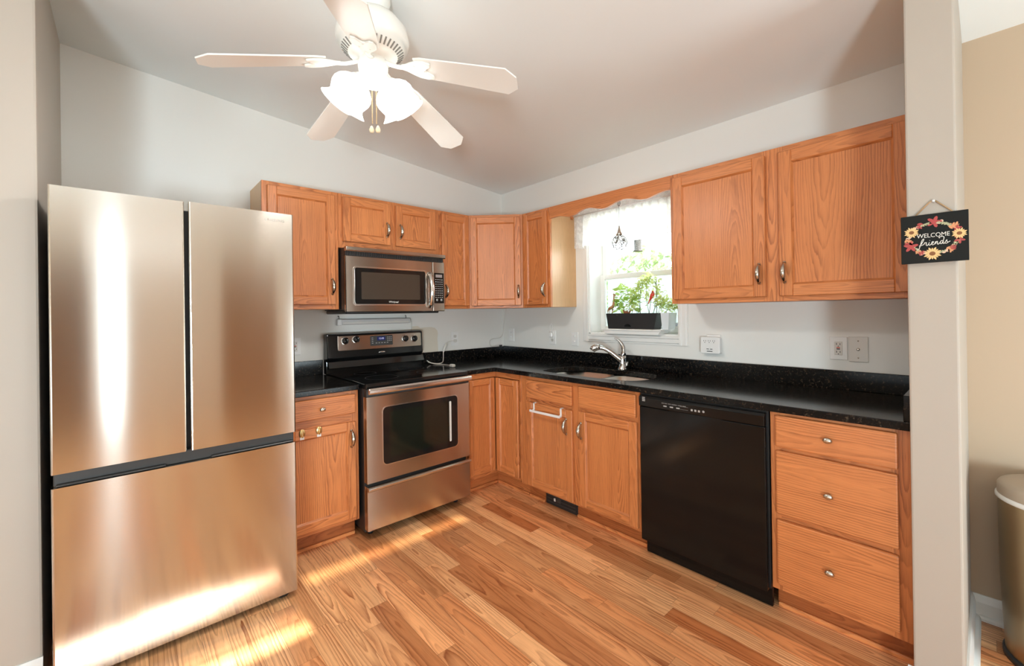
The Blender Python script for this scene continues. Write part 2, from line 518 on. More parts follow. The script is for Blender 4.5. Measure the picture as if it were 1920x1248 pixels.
b = MB(); b.box(-3.1, .2, 0, .14, -.05, 2.9)
wb = struct(b.build('wall_back', WALL))
pp = [(-.99, 1.0), (-.985, 1.20), (-.978, 1.232), (-.93, 1.236), (-.905, 1.218), (-.86, 1.222), (-.80, 1.222), (-.765, 1.214), (-.742, 1.19), (-.735, 1.165), (-.742, 1.12), (-.737, 1.06), (-.735, 1.0)]
b = MB(); b.prism(pp, -.0015, .0005, 'y'); b.build('unpainted_patch', PATCH, wb)

WY0, WY1, WZ0, WZ1 = -1.041, -1.785, 1.160, 2.05           # sink window opening
b = MB()
for a0, a1, z0, z1 in ((.2, WY0, -.05, 2.62), (WY1, YR - .2, -.05, 2.62), (WY0, WY1, -.05, WZ0), (WY0, WY1, WZ1, 2.62)): b.box(0, .2, a0, a1, z0, z1)
struct(b.build('wall_right', WALL))
# thin repaint of the dining-side stretch beyond the partition
b = MB(); b.box(-.004, .001, -3.085, YR, 0, 2.6); struct(b.build('wall_dining', TAN))
PX, PY0, PY1 = -.70, -2.962, -3.085
b = MB(); b.box(PX, .05, PY1, PY0, -.02, 2.7, bev=.006, seg=2); struct(b.build('wall_partition', CREAM))
b = MB(); b.prism([(XL - .2, -.81), (-2.960, -.81), (-2.954, -.808), (-2.952, -.802), (-2.952, .02), (-3.07, .02), (-3.07, -.69), (XL - .2, -.69)], -.02, 3.2, 'z')
struct(b.build('wall_left', CREAM))


def baseboard(name, M, a0, a1, h=.1, shoe=True):
    b = MB(M); b.prism([(0, 0), (-.014, 0), (-.014, h - .03), (-.010, h - .012), (-.006, h), (0, h)], a0, a1, 'x')
    if shoe: b.prism([(-.014, 0), (-.030, 0), (-.029, .010), (-.024, .017), (-.014, .020)], a0, a1, 'x')
    return struct(b.build(name, TRIM))


baseboard('baseboard_left', faceA(-.81), XL, -2.952)
baseboard('baseboard_right', faceB(-.004), 3.085, 5.2)
baseboard('baseboard_partition', Matrix.Translation((0, PY1, 0)), PX - .014, 0)
baseboard('baseboard_front', faceB(PX), -PY0 - .014, -PY1 + .0, .09, False)
# (rear faces of the room, seen only in reflections)
b = MB()
HOL = [(-.95, -.15, 0.10, 2.1), (-2.90, -2.74, .2, 2.1), (-4.9, -4.0, .30, 1.42), (-3.05, -2.14, 2.118, 2.272), (-2.06, -1.08, 2.295, 2.395)]
xs = sorted({XL, .0} | {h[0] for h in HOL} | {h[1] for h in HOL})
for xa, xb in zip(xs, xs[1:]):
    cuts = sorted([(h[2], h[3]) for h in HOL if h[0] <= xa + 1e-6 and h[1] >= xb - 1e-6]); z = -.02
    for c0, c1 in cuts: b.box(xa, xb, YR - .1, YR, z, c0); z = c1
    b.box(xa, xb, YR - .1, YR, z, 3.1)
struct(b.build('wall_rear', simple('painted_wall_rear', (.78, .70, .60), .6)))
b = MB(); b.box(XL - .1, XL, YR, -.7, -.02, 3.1); struct(b.build('wall_side', TAN))
for k, h in enumerate(HOL[:3]):
    wn = bpy.data.objects.new('window_%d' % (k + 2), None); COL.objects.link(wn); struct(wn)  # unseen openings, made up to frame the added rear lamps
    b = MB()
    for q in ((h[0] - .06, h[0], h[2], h[3]), (h[1], h[1] + .06, h[2], h[3]), (h[0] - .06, h[1] + .06, h[3], h[3] + .02), (h[0] - .06, h[1] + .06, h[2] - .05, h[2])): b.box(q[0], q[1], YR, YR + .018, q[2], q[3])
    b.build('casing', TRIM, wn)
    b = MB(); b.box(h[0], h[1], YR - .06, YR - .05, h[2], h[3]); b.build('pane', GLASS, wn)
    b = MB(); b.box(h[0], h[1], YR - .03, YR - .02, h[2], h[3]); b.build('sun_blocker', TRIM, wn)  # added opaque panel, keeps the sun out of this opening
b = MB()
for z in (2.192, 2.214, 2.236, 2.256): b.box(-3.05, -2.14, YR - .06, YR - .05, z, z + .013)
struct(b.build('sun_slot_bars', TRIM))  # unseen bars, added in the slot to streak the sun patch
b = MB(); b.box(-2.06, -1.08, YR - .05, YR - .04, 2.295, 2.395); struct(b.build('window_5', TINT))  # unseen filter over an added slot, weakens the sun band by the range

b = MB(); b.box(-1.80, -1.20, YR, YR + .03, 0, 2.03, .004); struct(b.build('reflected_door_2', simple('brown_reflected_door', (.34, .17, .07), .4)))  # unseen door, added for a brown band in the refrigerator's reflection
b = MB(); b.box(-3.75, -3.02, YR, YR + .03, 0, 2.03, .004); dd = struct(b.build('reflected_door_1', simple('dark_reflected_door', (.16, .075, .03), .4)))  # unseen door, added to darken the left edge of the refrigerator's reflection
b = MB(); b.ball((-3.12, YR + .06, 1.0), .028); b.build('knob', NICKEL, dd)
# ------------------------------------------------------------------ sink window
wn = bpy.data.objects.new('window_1', None); COL.objects.link(wn); struct(wn)
b = MB(faceB(0))
CW = .058
prof = [(0, 0), (-.018, 0), (-.018, .014), (-.013, .02), (-.013, .044), (-.008, .05), (-.008, CW), (0, CW)]
a0, a1 = -WY0, -WY1
b.prism([(y, a0 - q) for y, q in prof], WZ0 - CW, WZ1 + CW, 'z', M2=Matrix(((0, 1, 0, 0), (1, 0, 0, 0), (0, 0, 1, 0), (0, 0, 0, 1))))
b.prism([(y, a1 + q) for y, q in prof], WZ0 - CW, WZ1 + CW, 'z', M2=Matrix(((0, 1, 0, 0), (1, 0, 0, 0), (0, 0, 1, 0), (0, 0, 0, 1))))
b.prism([(y, WZ0 - q) for y, q in prof], a0, a1, 'x')
b.prism([(y, WZ1 + q) for y, q in prof], a0, a1, 'x')
b.build('casing', TRIM, wn)
b = MB(faceB(0))
b.box(a0 - .004, a0 + .012, 0, .2, WZ0, WZ1); b.box(a1 - .012, a1 + .004, 0, .2, WZ0, WZ1)
b.box(a0, a1, 0, .2, WZ0 - .004, WZ0 + .012); b.box(a0, a1, 0, .2, WZ1 - .012, WZ1)
b.build('jamb', TRIM, wn)


def sash(name, y0, z0, z1):
    b = MB(faceB(0)); w_ = .042
    b.box(a0 + .012, a0 + .012 + w_, y0, y0 + .03, z0, z1, .004); b.box(a1 - .012 - w_, a1 - .012, y0, y0 + .03, z0, z1, .004)
    b.box(a0 + .05, a1 - .05, y0, y0 + .03, z0, z0 + .045, .004); b.box(a0 + .05, a1 - .05, y0, y0 + .03, z1 - .04, z1, .004)
    o = b.build(name, TRIM, wn)
    b = MB(faceB(0)); b.box(a0 + .05, a1 - .05, y0 + .013, y0 + .017, z0 + .04, z1 - .035); b.build('pane', GLASS, o)
    return o


ls = sash('sash', .135, WZ0 + .012, 1.625)
sash('sash', .168, 1.585, WZ1 - .012)
b = MB(faceB(.185)); b.box(a0 + .05, a1 - .05, 0, .0008, WZ0 + .02, 1.60); b.build('insect_screen', SCREEN, wn)
st = MB(faceB(.148)); st.box(1.662, 1.712, -.002, 0, 1.213, 1.248); sk = st.build('security_sticker', WHITEP, ls)
text('ADT', 'lettering', simple('sticker_blue', (.03, .08, .42), .5), sk, faceB(.146), 1.687, 1.231, .021)

# ------------------------------------------------------------------ wooden cabinet pieces
BV = .0035


def pull(M, a, z, d, parent, L=.092):
    b = MB(M); n = 12; pts = []; rr = []
    for k in range(n + 1):
        t = k / n; pts.append((a, -(d + .006 + .026 * math.sin(math.pi * t) ** .8), z - L / 2 + L * t)); rr.append(.0065 + .0055 * math.sin(math.pi * t))
    b.tube(pts, rr, 10, squash=1)
    for q in (-L / 2, L / 2): b.ball((a, -(d + .004), z + q), .0085, (1, .7, 1.1))
    return b.build('handle', NICKEL, parent)


def knob(M, a, z, d, parent, m=NICKEL):
    b = MB(M)
    b.lathe([(.007, 0), (.006, .008), (.0065, .014)], M2=Matrix.Translation((a, -d, z)) @ Matrix.Rotation(R(90), 4, 'X'), seg=14)
    b.ball((a, -(d + .019), z), .011, (1.55, .75, 1.05))
    return b.build('knob', m, parent)


def door(M, a0, a1, z0, z1, parent, handle=None, fr=.052, th=.02, name='door', gr=2, tone=None):
    """frame-and-flat-panel oak door on a face; returns the door"""
    tn = (random.uniform(-.06, .06) if tone is None else tone)
    b = MB(M)
    b.box(a0, a0 + fr, -th, 0, z0, z1, BV, 2, tn + random.uniform(-.06, .06)); b.box(a1 - fr, a1, -th, 0, z0, z1, BV, 2, tn + random.uniform(-.06, .06))
    b.box(a0 + fr - .001, a1 - fr + .001, -th + .0004, 0, z0, z0 + fr, BV, 0, tn + random.uniform(-.06, .06))
    b.box(a0 + fr - .001, a1 - fr + .001, -th + .0004, 0, z1 - fr, z1, BV, 0, tn + random.uniform(-.06, .06))
    # beaded inner edge
    q = .008; i0, i1, j0, j1 = a0 + fr, a1 - fr, z0 + fr, z1 - fr
    for pa, pb in (((i0, j0, j1), 1), ((i1, j0, j1), -1)):
        b.prism([(pa[0], -th + .004), (pa[0] + pb * q, -.008), (pa[0], -.008)], pa[1], pa[2], 'z', 2, tn - .15)
    for zz, sg in ((j0, 1), (j1, -1)):
        b.prism([(-th + .004, zz), (-.008, zz + sg * q), (-.008, zz)], i0, i1, 'x', 0, tn - .15)
    o = b.build(name, OAK, parent)
    b = MB(M); b.box(i0 - .002, i1 + .002, -.0095, -.002, j0 - .002, j1 + .002, 0, gr, tn + .02); b.build('panel', OAK, o)
    if handle: pull(M, handle[0], handle[1], th, o)
    return o


def slab(M, a0, a1, z0, z1, parent, kn=None, name='drawer', th=.02, tone=None):
    b = MB(M); b.box(a0, a1, -th, 0, z0, z1, .006, 0, tone, seg=2)
    o = b.build(name, OAK, parent)
    if kn: knob(M, kn[0], kn[1], th, o)
    return o


def carcass(M, a0, a1, z0, z1, depth, parent, stiles, rails, name='carcass', m=OAK, sides=(1, 1), endm=None):
    b = MB(M)
    b.box(a0, a1, .019, depth, z0, z1, .001, 2, .0); b.build(name, endm or m, parent)
    b = MB(M)
    for s0, s1 in stiles: b.box(s0, s1, 0, .0195, z0, z1, .001, 2)
    for (r0, r1, q0, q1) in rails: b.box(r0, r1, .0004, .0195, q0, q1, .001, 0)
    return b.build('face_frame', OAK, parent)


# ---- wall cabinets on the back wall
MU = faceA(-.305)
Z0, Z1 = 1.372, 2.134
t = thing('wall_cabinet', 'oak wall cabinet with one door above the gap between refrigerator and microwave', 'cabinet', (-1.9, -.15, Z0), 'oak wall cabinets')
carcass(MU, -2.118, -1.678, Z0, Z1, .304, t, [(-2.118, -2.075), (-1.722, -1.678)], [(-2.075, -1.722, Z0, Z0 + .045), (-2.075, -1.722, Z1 - .04, Z1)], endm=OAKEND)
door(MU, -2.092, -1.702, 1.402, 2.110, t, (-1.726, 1.517))
t = thing('wall_cabinet', 'short oak two-door wall cabinet directly above the microwave', 'cabinet', (-1.3, -.15, 1.775), 'oak wall cabinets')
carcass(MU, -1.676, -.907, 1.776, Z1, .304, t, [(-1.676, -1.632), (-1.332, -1.256), (-.966, -.907)], [(-1.64, -.95, 1.776, 1.835), (-1.64, -.95, Z1 - .04, Z1)])
door(MU, -1.652, -1.314, 1.820, 2.113, t, (-1.345, 1.926))
door(MU, -1.274, -.944, 1.820, 2.113, t, (-1.243, 1.926))
t = thing('wall_cabinet', 'narrow single-door oak wall cabinet just right of the microwave', 'cabinet', (-.76, -.15, Z0), 'oak wall cabinets')
carcass(MU, -.905, -.622, Z0, Z1, .304, t, [(-.905, -.868), (-.65, -.622)], [(-.87, -.65, Z0, Z0 + .045), (-.87, -.65, Z1 - .04, Z1)])
door(MU, -.886, -.632, 1.396, 2.108, t, (-.862, 1.508), fr=.046)
# diagonal corner
P1, P2 = Vector((-.620, -.305, 0)), Vector((-.305, -.612, 0))
d = P2 - P1; WD = d.length
MD = Matrix.Translation(P1) @ Matrix.Rotation(math.atan2(d.y, d.x), 4, 'Z')
t = thing('wall_cabinet', 'diagonal oak wall cabinet set across the room corner', 'cabinet', (-.2, -.2, Z0), 'oak wall cabinets')
b = MB(); b.prism([(-.002, -.002), (-.620, -.002), (-.620, -.303), (-.608, -.301), (-.301, -.600), (-.303, -.612), (-.002, -.612)], Z0, Z1, 'z', 2); b.build('carcass', OAK, t)
b = MB(MD)
b.box(0, .035, -.004, .014, Z0, Z1, .001, 2); b.box(WD - .035, WD, -.004, .014, Z0, Z1, .001, 2)
b.box(.03, WD - .03, -.0036, .014, Z0, Z0 + .04, .001, 0); b.box(.03, WD - .03, -.0036, .014, Z1 - .04, Z1, .001, 0)
b.build('face_frame', OAK, t)
door(MD @ Matrix.Translation((0, -.004, 0)), .018, WD - .016, 1.392, 2.112, t, (WD - .038, 1.505), fr=.05, tone=.14)
# ---- wall cabinets on the window wall
MW = faceB(-.305)
t = thing('wall_cabinet', 'narrow oak wall cabinet with pale bare side facing the window', 'cabinet', (-.15, -.76, Z0), 'oak wall cabinets')
carcass(MW, .614, .917, Z0, Z1, .304, t, [(.614, .655), (.872, .917)], [(.65, .88, Z0, Z0 + .045), (.65, .88, Z1 - .04, Z1)], endm=OAKEND)
door(MW, .640, .896, 1.394, 2.112, t, (.872, 1.508), fr=.046, tone=-.1)
t = thing('wall_cabinet', 'large oak two-door wall cabinet between window and cream partition', 'cabinet', (-.15, -2.4, Z0), 'oak wall cabinets')
carcass(MW, 1.893, 2.958, Z0, Z1, .304, t, [(1.893, 1.94), (2.385, 2.48), (2.915, 2.958)], [(1.93, 2.39, Z0, Z0 + .045), (1.93, 2.39, Z1 - .045, Z1), (2.47, 2.93, Z0, Z0 + .045), (2.47, 2.93, Z1 - .045, Z1)])
door(MW, 1.912, 2.402, 1.396, 2.108, t, (2.373, 1.513), fr=.058)
door(MW, 2.461, 2.946, 1.396, 2.104, t, (2.486, 1.512), fr=.058)
# scalloped board above the window
wav = [(.93, 2.048), (1.0, 2.050), (1.048, 2.042), (1.085, 2.032), (1.122, 2.029), (1.176, 2.040), (1.223, 2.055), (1.262, 2.060), (1.30, 2.057), (1.362, 2.040), (1.409, 2.031), (1.456, 2.038), (1.514, 2.055), (1.57, 2.061), (1.624, 2.053), (1.686, 2.035), (1.737, 2.031), (1.786, 2.041), (1.838, 2.051), (1.892, 2.053)]
wp = [(p.x, p.y) for p in smoothpath([(a, z, 0) for a, z in wav], 4)]
b = MB(MW); b.prism([(.9175, 2.048)] + wp + [(1.8925, Z1), (.9175, Z1)], 0, .019, 'y', 0, -.05)
tag(b.build('valance_board', OAK), 'oak board with scalloped lower edge bridging the cabinets above the window', 'valance')

# ---- base cabinets
MBA, MBB = faceA(-.61), faceB(-.61)
ZB, ZT = .112, .887


def toe(M, a0, a1, parent, skip=None):
    segs = [(a0, a1)] if not skip else [(a0, skip[0]), (skip[1], a1)]
    for p, q in segs:
        b = MB(M); b.box(p, q, .075, .09, 0, ZB, 0, 0, -.6)
        b.box(p + .002, q - .002, .060, .0755, 0, .020, .004, 0, .6)
        b.build('toe_kick', OAK, parent)


t = thing('base_cabinet', 'oak base cabinet with one drawer and one door between refrigerator and range', 'cabinet', (-1.9, -.3, 0), 'oak base cabinets')
carcass(MBA, -2.112, -1.684, ZB, ZT, .6, t, [(-2.112, -2.07), (-1.728, -1.684)], [(-2.08, -1.72, .85, ZT), (-2.08, -1.72, .69, .76), (-2.08, -1.72, ZB, .15)])
slab(MBA, -2.094, -1.706, .752, .866, t, (-1.900, .806))
door(MBA, -2.094, -1.706, .136, .704, t, (-1.735, .607), tone=.12)
toe(MBA, -2.112, -1.684, t)
t = thing('base_cabinet', 'L-shaped oak corner base cabinet with two hinged door leaves right of the range', 'cabinet', (-.3, -.3, 0), 'oak base cabinets')
b = MB(); b.prism([(-.002, -.002), (-.912, -.002), (-.912, -.592), (-.592, -.592), (-.592, -.898), (-.002, -.898)], ZB, .70, 'z', 2); b.build('carcass', OAK, t)
b = MB()
b.M = MBA; b.box(-.916, -.885, 0, .019, ZB, ZT, .001, 2); b.box(-.89, -.61, .0, .019, .846, ZT, .001, 0); b.box(-.89, -.61, 0, .019, ZB, .14, .001, 0)
b.M = MBB; b.box(.61, .893, 0, .019, .846, ZT, .001, 0); b.box(.61, .893, 0, .019, ZB, .136, .001, 0); b.box(.878, .899, 0, .019, ZB, ZT, .001, 2)
b.M = I4; b.box(-.895, -.60, -.598, -.592, .13, .86, 0, 2, -.5); b.box(-.598, -.592, -.89, -.60, .13, .86, 0, 2, -.5)
b.build('face_frame', OAK, t)
door(MBA, -.884, -.634, .142, .843, t, name='door_leaf', fr=.045, tone=-.12)
door(MBB, .632, .876, .138, .841, t, name='door_leaf', fr=.045, tone=.10)
b = MB(MBA); b.box(-.914, -.53, .075, .09, 0, ZB, 0, 0, -.2); b.box(-.914, -.55, .06, .075, 0, .02, .004, 0, .1); b.build('toe_kick', OAK, t)
b = MB(MBB); b.box(.535, .90, .075, .09, 0, ZB, 0, 0, .05); b.box(.55, .90, .06, .075, 0, .02, .004, 0, .7); b.build('toe_kick', OAK, t)
t = thing('base_cabinet', 'oak sink base cabinet with two doors below two false drawer fronts', 'cabinet', (-.3, -1.37, 0), 'oak base cabinets')
b = MB(MBB); b.box(.902, 1.853, .019, .6, ZB, .68, .001, 2, 0); b.build('carcass', OAK, t)
b = MB(MBB)
for q in ((.901, .985), (1.365, 1.450), (1.825, 1.855)): b.box(q[0], q[1], 0, .019, ZB, ZT, .001, 2)
for q in ((.975, 1.37), (1.44, 1.83)):
    for zz in ((.85, ZT), (.695, .76), (ZB, .15)): b.box(q[0], q[1], .0004, .019, *zz, .001, 0)
b.box(.98, 1.83, .017, .022, .7, .87, 0, 0, -.4)
b.build('face_frame', OAK, t)
slab(MBB, .968, 1.380, .737, .862, t, name='false_drawer_front'); slab(MBB, 1.434, 1.838, .740, .868, t, name='false_drawer_front')
door(MBB, .968, 1.380, .128, .708, t, (1.336, .601)); door(MBB, 1.434, 1.842, .130, .716, t, (1.455, .597))
toe(MBB, .902, 1.862, t, (1.055, 1.345))
t = thing('base_cabinet', 'oak three-drawer base cabinet between dishwasher and cream partition', 'cabinet', (-.3, -2.72, 0), 'oak base cabinets')
carcass(MBB, 2.500, 2.957, ZB, ZT, .6, t, [(2.500, 2.54), (2.90, 2.957)], [(2.53, 2.91, .86, ZT), (2.53, 2.91, .715, .75), (2.53, 2.91, .41, .46), (2.53, 2.91, ZB, .16)])
slab(MBB, 2.524, 2.921, .738, .873, t, (2.714, .807)); slab(MBB, 2.524, 2.921, .447, .722, t, (2.714, .584)); slab(MBB, 2.524, 2.921, .142, .424, t, (2.714, .279))
toe(MBB, 2.500, 2.96, t)
# heater grille in the toe space below the sink
t = thing('toe_kick_heater', 'black heater vent in the toe space below the sink cabinet', 'heater', (-.53, -1.2, 0))
b = MB(MBB); b.box(1.058, 1.342, .074, .10, .001, .110, .002); b.build('housing', BLACKM, t)
b = MB(MBB)
for k in range(4): b.box(1.075, 1.325, .071, .075, .020 + k * .022, .028 + k * .022)
b.build('grille', GREYD, t)
b = MB(MBB); b.box(1.135, 1.150, .068, .075, .035, .055, .002); b.build('switch', OFFW, t)
b = MB(MBB); b.box(1.168, 1.200, .070, .0745, .035, .075); b.build('rating_plate', GREYD, t)
# towel bar hooked over the left sink door
t = thing('towel_bar', 'white over-door towel bar on the left sink cabinet door', 'towel bar', (-.65, -1.17, .65))
b = MB(MBB); b.box(1.030, 1.305, -.052, -.044, .652, .668, .002); b.build('bar', WHITEP, t)
for a in (1.046, 1.292):
    b = MB(MBB); b.box(a - .007, a + .007, -.0235, -.0205, .655, .7125, .0005); b.box(a - .007, a + .007, -.0235, -.001, .7085, .7125, .0005); b.box(a - .007, a + .007, -.046, -.021, .654, .666, .001)
    b.build('strap', WHITEP, t)
for a, nm in ((-2.006, 'gold oval adhesive hook on the lower cabinet door beside the refrigerator'), (-1.917, 'gold oval adhesive hook on the lower cabinet door below the knob')):
    t = thing('adhesive_hook', nm, 'hook', (a, -.63, .68), 'gold adhesive hooks')
    b = MB(MBA); b.lathe([(0, -.004), (.016, -.004), (.017, -.001), (.017, .0)][::-1], M2=Matrix.Translation((a, -.0205, .690)) @ Matrix.Scale(1.35, 4, (0, 0, 1)) @ Matrix.Rotation(R(-90), 4, 'X'), seg=20)
    b.build('plate', BRASS, t)
    b = MB(MBA); b.box(a - .011, a + .011, -.024, -.0205, .655, .671, .001); b.build('tab', WHITEP, t)
    b = MB(MBA); b.tube([(a, -.025, .70), (a, -.027, .680), (a, -.034, .671), (a, -.038, .679)], .0025, 8); b.build('prong', BRASS, t)

# ---- countertops
ZC0, ZC1 = .888, .920
t = thing('countertop', 'short black granite countertop between refrigerator and range', 'countertop', (-1.9, -.3, ZC0), 'black granite countertops')
b = MB(); b.prism([(-2.112, -.002), (-2.112, -.636), (-1.684, -.636), (-1.684, -.002)], ZC0, ZC1, 'z', bev=.004); b.build('slab', GRAN, t)
b = MB(); b.box(-2.112, -1.690, -.021, -.002, ZC1, 1.022, .002); b.build('backsplash', GRAN, t)
t = thing('countertop', 'L-shaped black granite countertop with undermount sink below the window', 'countertop', (-.3, -1.4, ZC0), 'black granite countertops')
hole = []
for p in smoothpath([(-.51, -1.02, 0), (-.40, -1.005, 0), (-.25, -1.03, 0), (-.17, -1.12, 0), (-.155, -1.4, 0), (-.17, -1.66, 0), (-.24, -1.755, 0), (-.36, -1.775, 0), (-.46, -1.75, 0), (-.515, -1.67, 0), (-.545, -1.45, 0), (-.545, -1.2, 0), (-.535, -1.07, 0), (-.51, -1.02, 0)], 4)[:-1]: hole.append((p.x, p.y))
b = MB(); b.prism([(-.922, -.002), (-.922, -.636), (-.665, -.636), (-.645, -.640), (-.638, -.660), (-.636, -2.957), (-.002, -2.957), (-.002, -.002)], ZC0, ZC1, 'z', hole=hole, bev=.003)
b.build('slab', GRAN, t)
b = MB(); b.box(-.922, -.002, -.021, -.002, ZC1, 1.012, .002); b.build('backsplash', GRAN, t)
b = MB(); b.box(-.021, -.002, -.0215, -2.957, ZC1, 1.016, .002); b.build('backsplash', GRAN, t)
b = MB(); b.box(-.628, -.0215, -2.938, -2.957, ZC1, 1.014, .002); b.build('backsplash', GRAN, t)
# sink
t = thing('kitchen_sink', 'stainless steel undermount sink set in the black granite counter', 'sink', (-.35, -1.4, .70))


def bowl(b, y0, y1, x0, x1, zt, zb):
    def ring(f, z):
        cx, cy = (x0 + x1) / 2, (y0 + y1) / 2
        return [(cx + (px - cx) * f, cy + (py - cy) * f, z) for px, py in rrect(x0, x1, y1, y0, .07, 5)]
    tt = bmesh.new(); rows = [[tt.verts.new(p) for p in ring(f, z)] for f, z in ((1.06, zt), (1, zt - .004), (.97, zb + .03), (.90, zb + .004), (.3, zb))]
    for a, c in zip(rows, rows[1:]):
        for k in range(len(a)): j = (k + 1) % len(a); tt.faces.new((a[k], a[j], c[j], c[k]))
    tt.faces.new(rows[-1])
    b.add(tt, smooth=True)


b = MB(); bowl(b, -1.02, -1.40, -.535, -.165, .886, .70); b.build('bowl', SINKST, t)
b = MB(); bowl(b, -1.43, -1.765, -.535, -.165, .886, .70); b.build('bowl', SINKST, t)
for y in (-1.21, -1.6):
    b = MB(); b.lathe([(.0, .703), (.035, .7035), (.045, .7015)], M2=Matrix.Translation((-.33, y, 0)), seg=20); b.build('drain', CHROME, t)
# faucet
fx, fy = -.125, -1.425
t = thing('kitchen_faucet', 'chrome pull-out faucet with lever handle behind the sink', 'faucet', (fx, fy, ZC1))
MF = Matrix.Translation((fx, fy, ZC1))
b = MB(MF); b.lathe([(.036, 0), (.034, .012), (.026, .022), (.024, .05), (.025, .085), (.022, .10)], seg=24); b.build('base', CHROME, t)
sd = Vector((-.55, .70, 0)).normalized()
b = MB(MF); b.tube(smoothpath([Vector((0, 0, .06)) + sd * 0, Vector((0, 0, .085)) + sd * .03, Vector((0, 0, .125)) + sd * .08, Vector((0, 0, .152)) + sd * .125, Vector((0, 0, .158)) + sd * .16], 5), [.021, .021, .0205, .020, .0195, .019, .0185, .018, .0175, .017, .0165, .016, .016, .016, .016, .016, .016, .016, .016, .016, .016], 14); b.build('spout', CHROME, t)
b = MB(MF); b.tube([Vector((0, 0, .160)) + sd * .152, Vector((0, 0, .161)) + sd * .165, Vector((0, 0, .158)) + sd * .185, Vector((0, 0, .148)) + sd * .202, Vector((0, 0, .138)) + sd * .210], [.0165, .021, .024, .024, .021], 16); b.build('spray_head', CHROME, t)
b = MB(MF); b.tube(smoothpath([(0, 0, .095), (.004, -.006, .125), (.002, -.004, .165), (-.012, .018, .205), (-.03, .045, .222)], 4), [.018, .0185, .019, .019, .018, .017, .0165, .0155, .0145, .013, .012, .0105, .009, .0075, .006, .004, .003], 12); b.build('handle', CHROME, t)
b = MB(MF); b.tube([(0, -.02, .02), (0, -.034, .035), (0, -.036, .06)], [.012, .010, .008], 10); b.build('side_cap', CHROME, t)

# ------------------------------------------------------------------ refrigerator
FX0, FX1, FY = -2.918, -2.117, -.93
t = thing('refrigerator', 'stainless steel french-door refrigerator with bottom freezer drawer in the left alcove', 'refrigerator', (-2.52, -.5, 0))
b = MB(); b.box(FX0 + .012, FX1 - .012, -.855, -.05, .03, 1.79, .004); b.build('body', GREYF, t)


def fdoor(name, x0, x1, z0, z1):
    b = MB(); b.prism(rrect(x0, x1, FY, FY + .068, .006, 3), z0, z1, 'z', bev=0); return b.build(name, STEEL, t)


fdoor('door', FX0, -2.5335, .782, 1.812); fr_r = fdoor('door', -2.5185, FX1, .782, 1.815)
fdoor('freezer_drawer', FX0, FX1, .032, .733)
b = MB(); b.box(FX0 + .004, FX1 - .004, -.905, -.855, .733, .782, .003); b.box(-2.56, -2.49, -.862, -.85, .78, 1.785); b.build('grip_recess', GREYD, t)
b = MB(); b.box(FX0 + .01, -2.60, -.925, -.85, .7345, .742, .003); b.box(-2.45, FX1 - .01, -.925, -.85, .7345, .742, .003); b.build('grip_lip', GREYD, t)
for x0 in (FX0 + .03, FX1 - .11):
    b = MB(); b.box(x0, x0 + .08, -.90, -.80, 1.79, 1.806, .004); b.build('hinge_cover', GREYD, t)
for x0 in (FX0 + .06, FX1 - .055):
    b = MB(); b.lathe([(.026, -.018), (.03, -.012), (.03, .012), (.026, .018)], M2=Matrix.Translation((x0, -.885, .0295)) @ Matrix.Rotation(R(90), 4, 'Y'), seg=18); b.build('caster', BLACKM, t)
text('SAMSUNG', 'lettering', LETG, fr_r, faceA(FY), -2.197, 1.779, .0165, space=1.15)

# ------------------------------------------------------------------ range
RX0, RX1 = -1.674, -.926
t = thing('kitchen_range', 'stainless and black freestanding electric range between the base cabinets', 'range', (-1.3, -.35, 0))
b = MB(); b.box(RX0 + .003, RX1 - .003, -.655, -.02, .04, .895, .002); b.build('body', BLACKM, t)
b = MB(); b.prism(rrect(RX0, RX1, -.695, -.015, .012, 3), .893, .926, 'z', bev=.005); b.build('cooktop', BLACKG, t)
for cx, cy, rr in ((-1.48, -.50, .105), (-1.13, -.50, .085), (-1.48, -.24, .075), (-1.13, -.24, .10)):
    b = MB(); b.prism([(cx + (rr) * math.cos(R(a)), cy + rr * math.sin(R(a))) for a in range(0, 360, 10)], .9262, .9266, 'z', hole=[(cx + (rr - .003) * math.cos(R(a)), cy + (rr - .003) * math.sin(R(a))) for a in range(0, 360, 10)]); b.build('burner_ring', BLACKM, t)
# backguard
b = MB(); b.prism([(-.095, 1.03), (-.085, 1.195), (-.06, 1.203), (-.015, 1.2), (-.015, .92), (-.070, .92), (-.070, 1.01)], RX0 - .010, RX1 - .010, 'x', bev=.006)
bgd = b.build('backguard', BLACKG, t)
tilt = math.atan2(.010, .165)
MG = Matrix.Translation((0, -.0945, 1.035)) @ Matrix.Rotation(-tilt, 4, 'X')
b = MB(MG); b.prism(rrect(-1.612, -.952, .046, .150, .010, 4), -.004, .003, 'y', bev=.0015); cpn = b.build('control_panel', STEELH, t)
for kx, kz in ((-1.563, .115), (-1.483, .122), (-1.094, .110), (-1.015, .106)):
    b = MB(MG)
    b.lathe([(.028, 0), (.028, .003), (.025, .004)], M2=Matrix.Translation((kx, -.004, kz)) @ Matrix.Rotation(R(90), 4, 'X'), seg=24)
    kb = b.build('knob_ring', STEELP, cpn)
    b = MB(MG)
    b.lathe([(.023, .003), (.0225, .018), (.019, .021), (0, .021)], M2=Matrix.Translation((kx, -.004, kz)) @ Matrix.Rotation(R(90), 4, 'X'), seg=24)
    b.box(kx - .0045, kx + .0045, -.032, -.02, kz - .021, kz + .021, .002)
    b.build('knob', BLACKG, cpn)
b = MB(MG); b.prism(rrect(-1.375, -1.198, .068, .142, .006, 3), -.0065, -.003, 'y'); b.build('display_panel', GREYD, cpn)
b = MB(MG); b.box(-1.322, -1.258, -.0075, -.0060, .105, .133); b.build('clock_display', BLUE, cpn)
text('12:00', 'lettering', emit('clock_digits', (.15, .25, .8), .45), cpn, MG, -1.29, .119, .019, d=.0078)
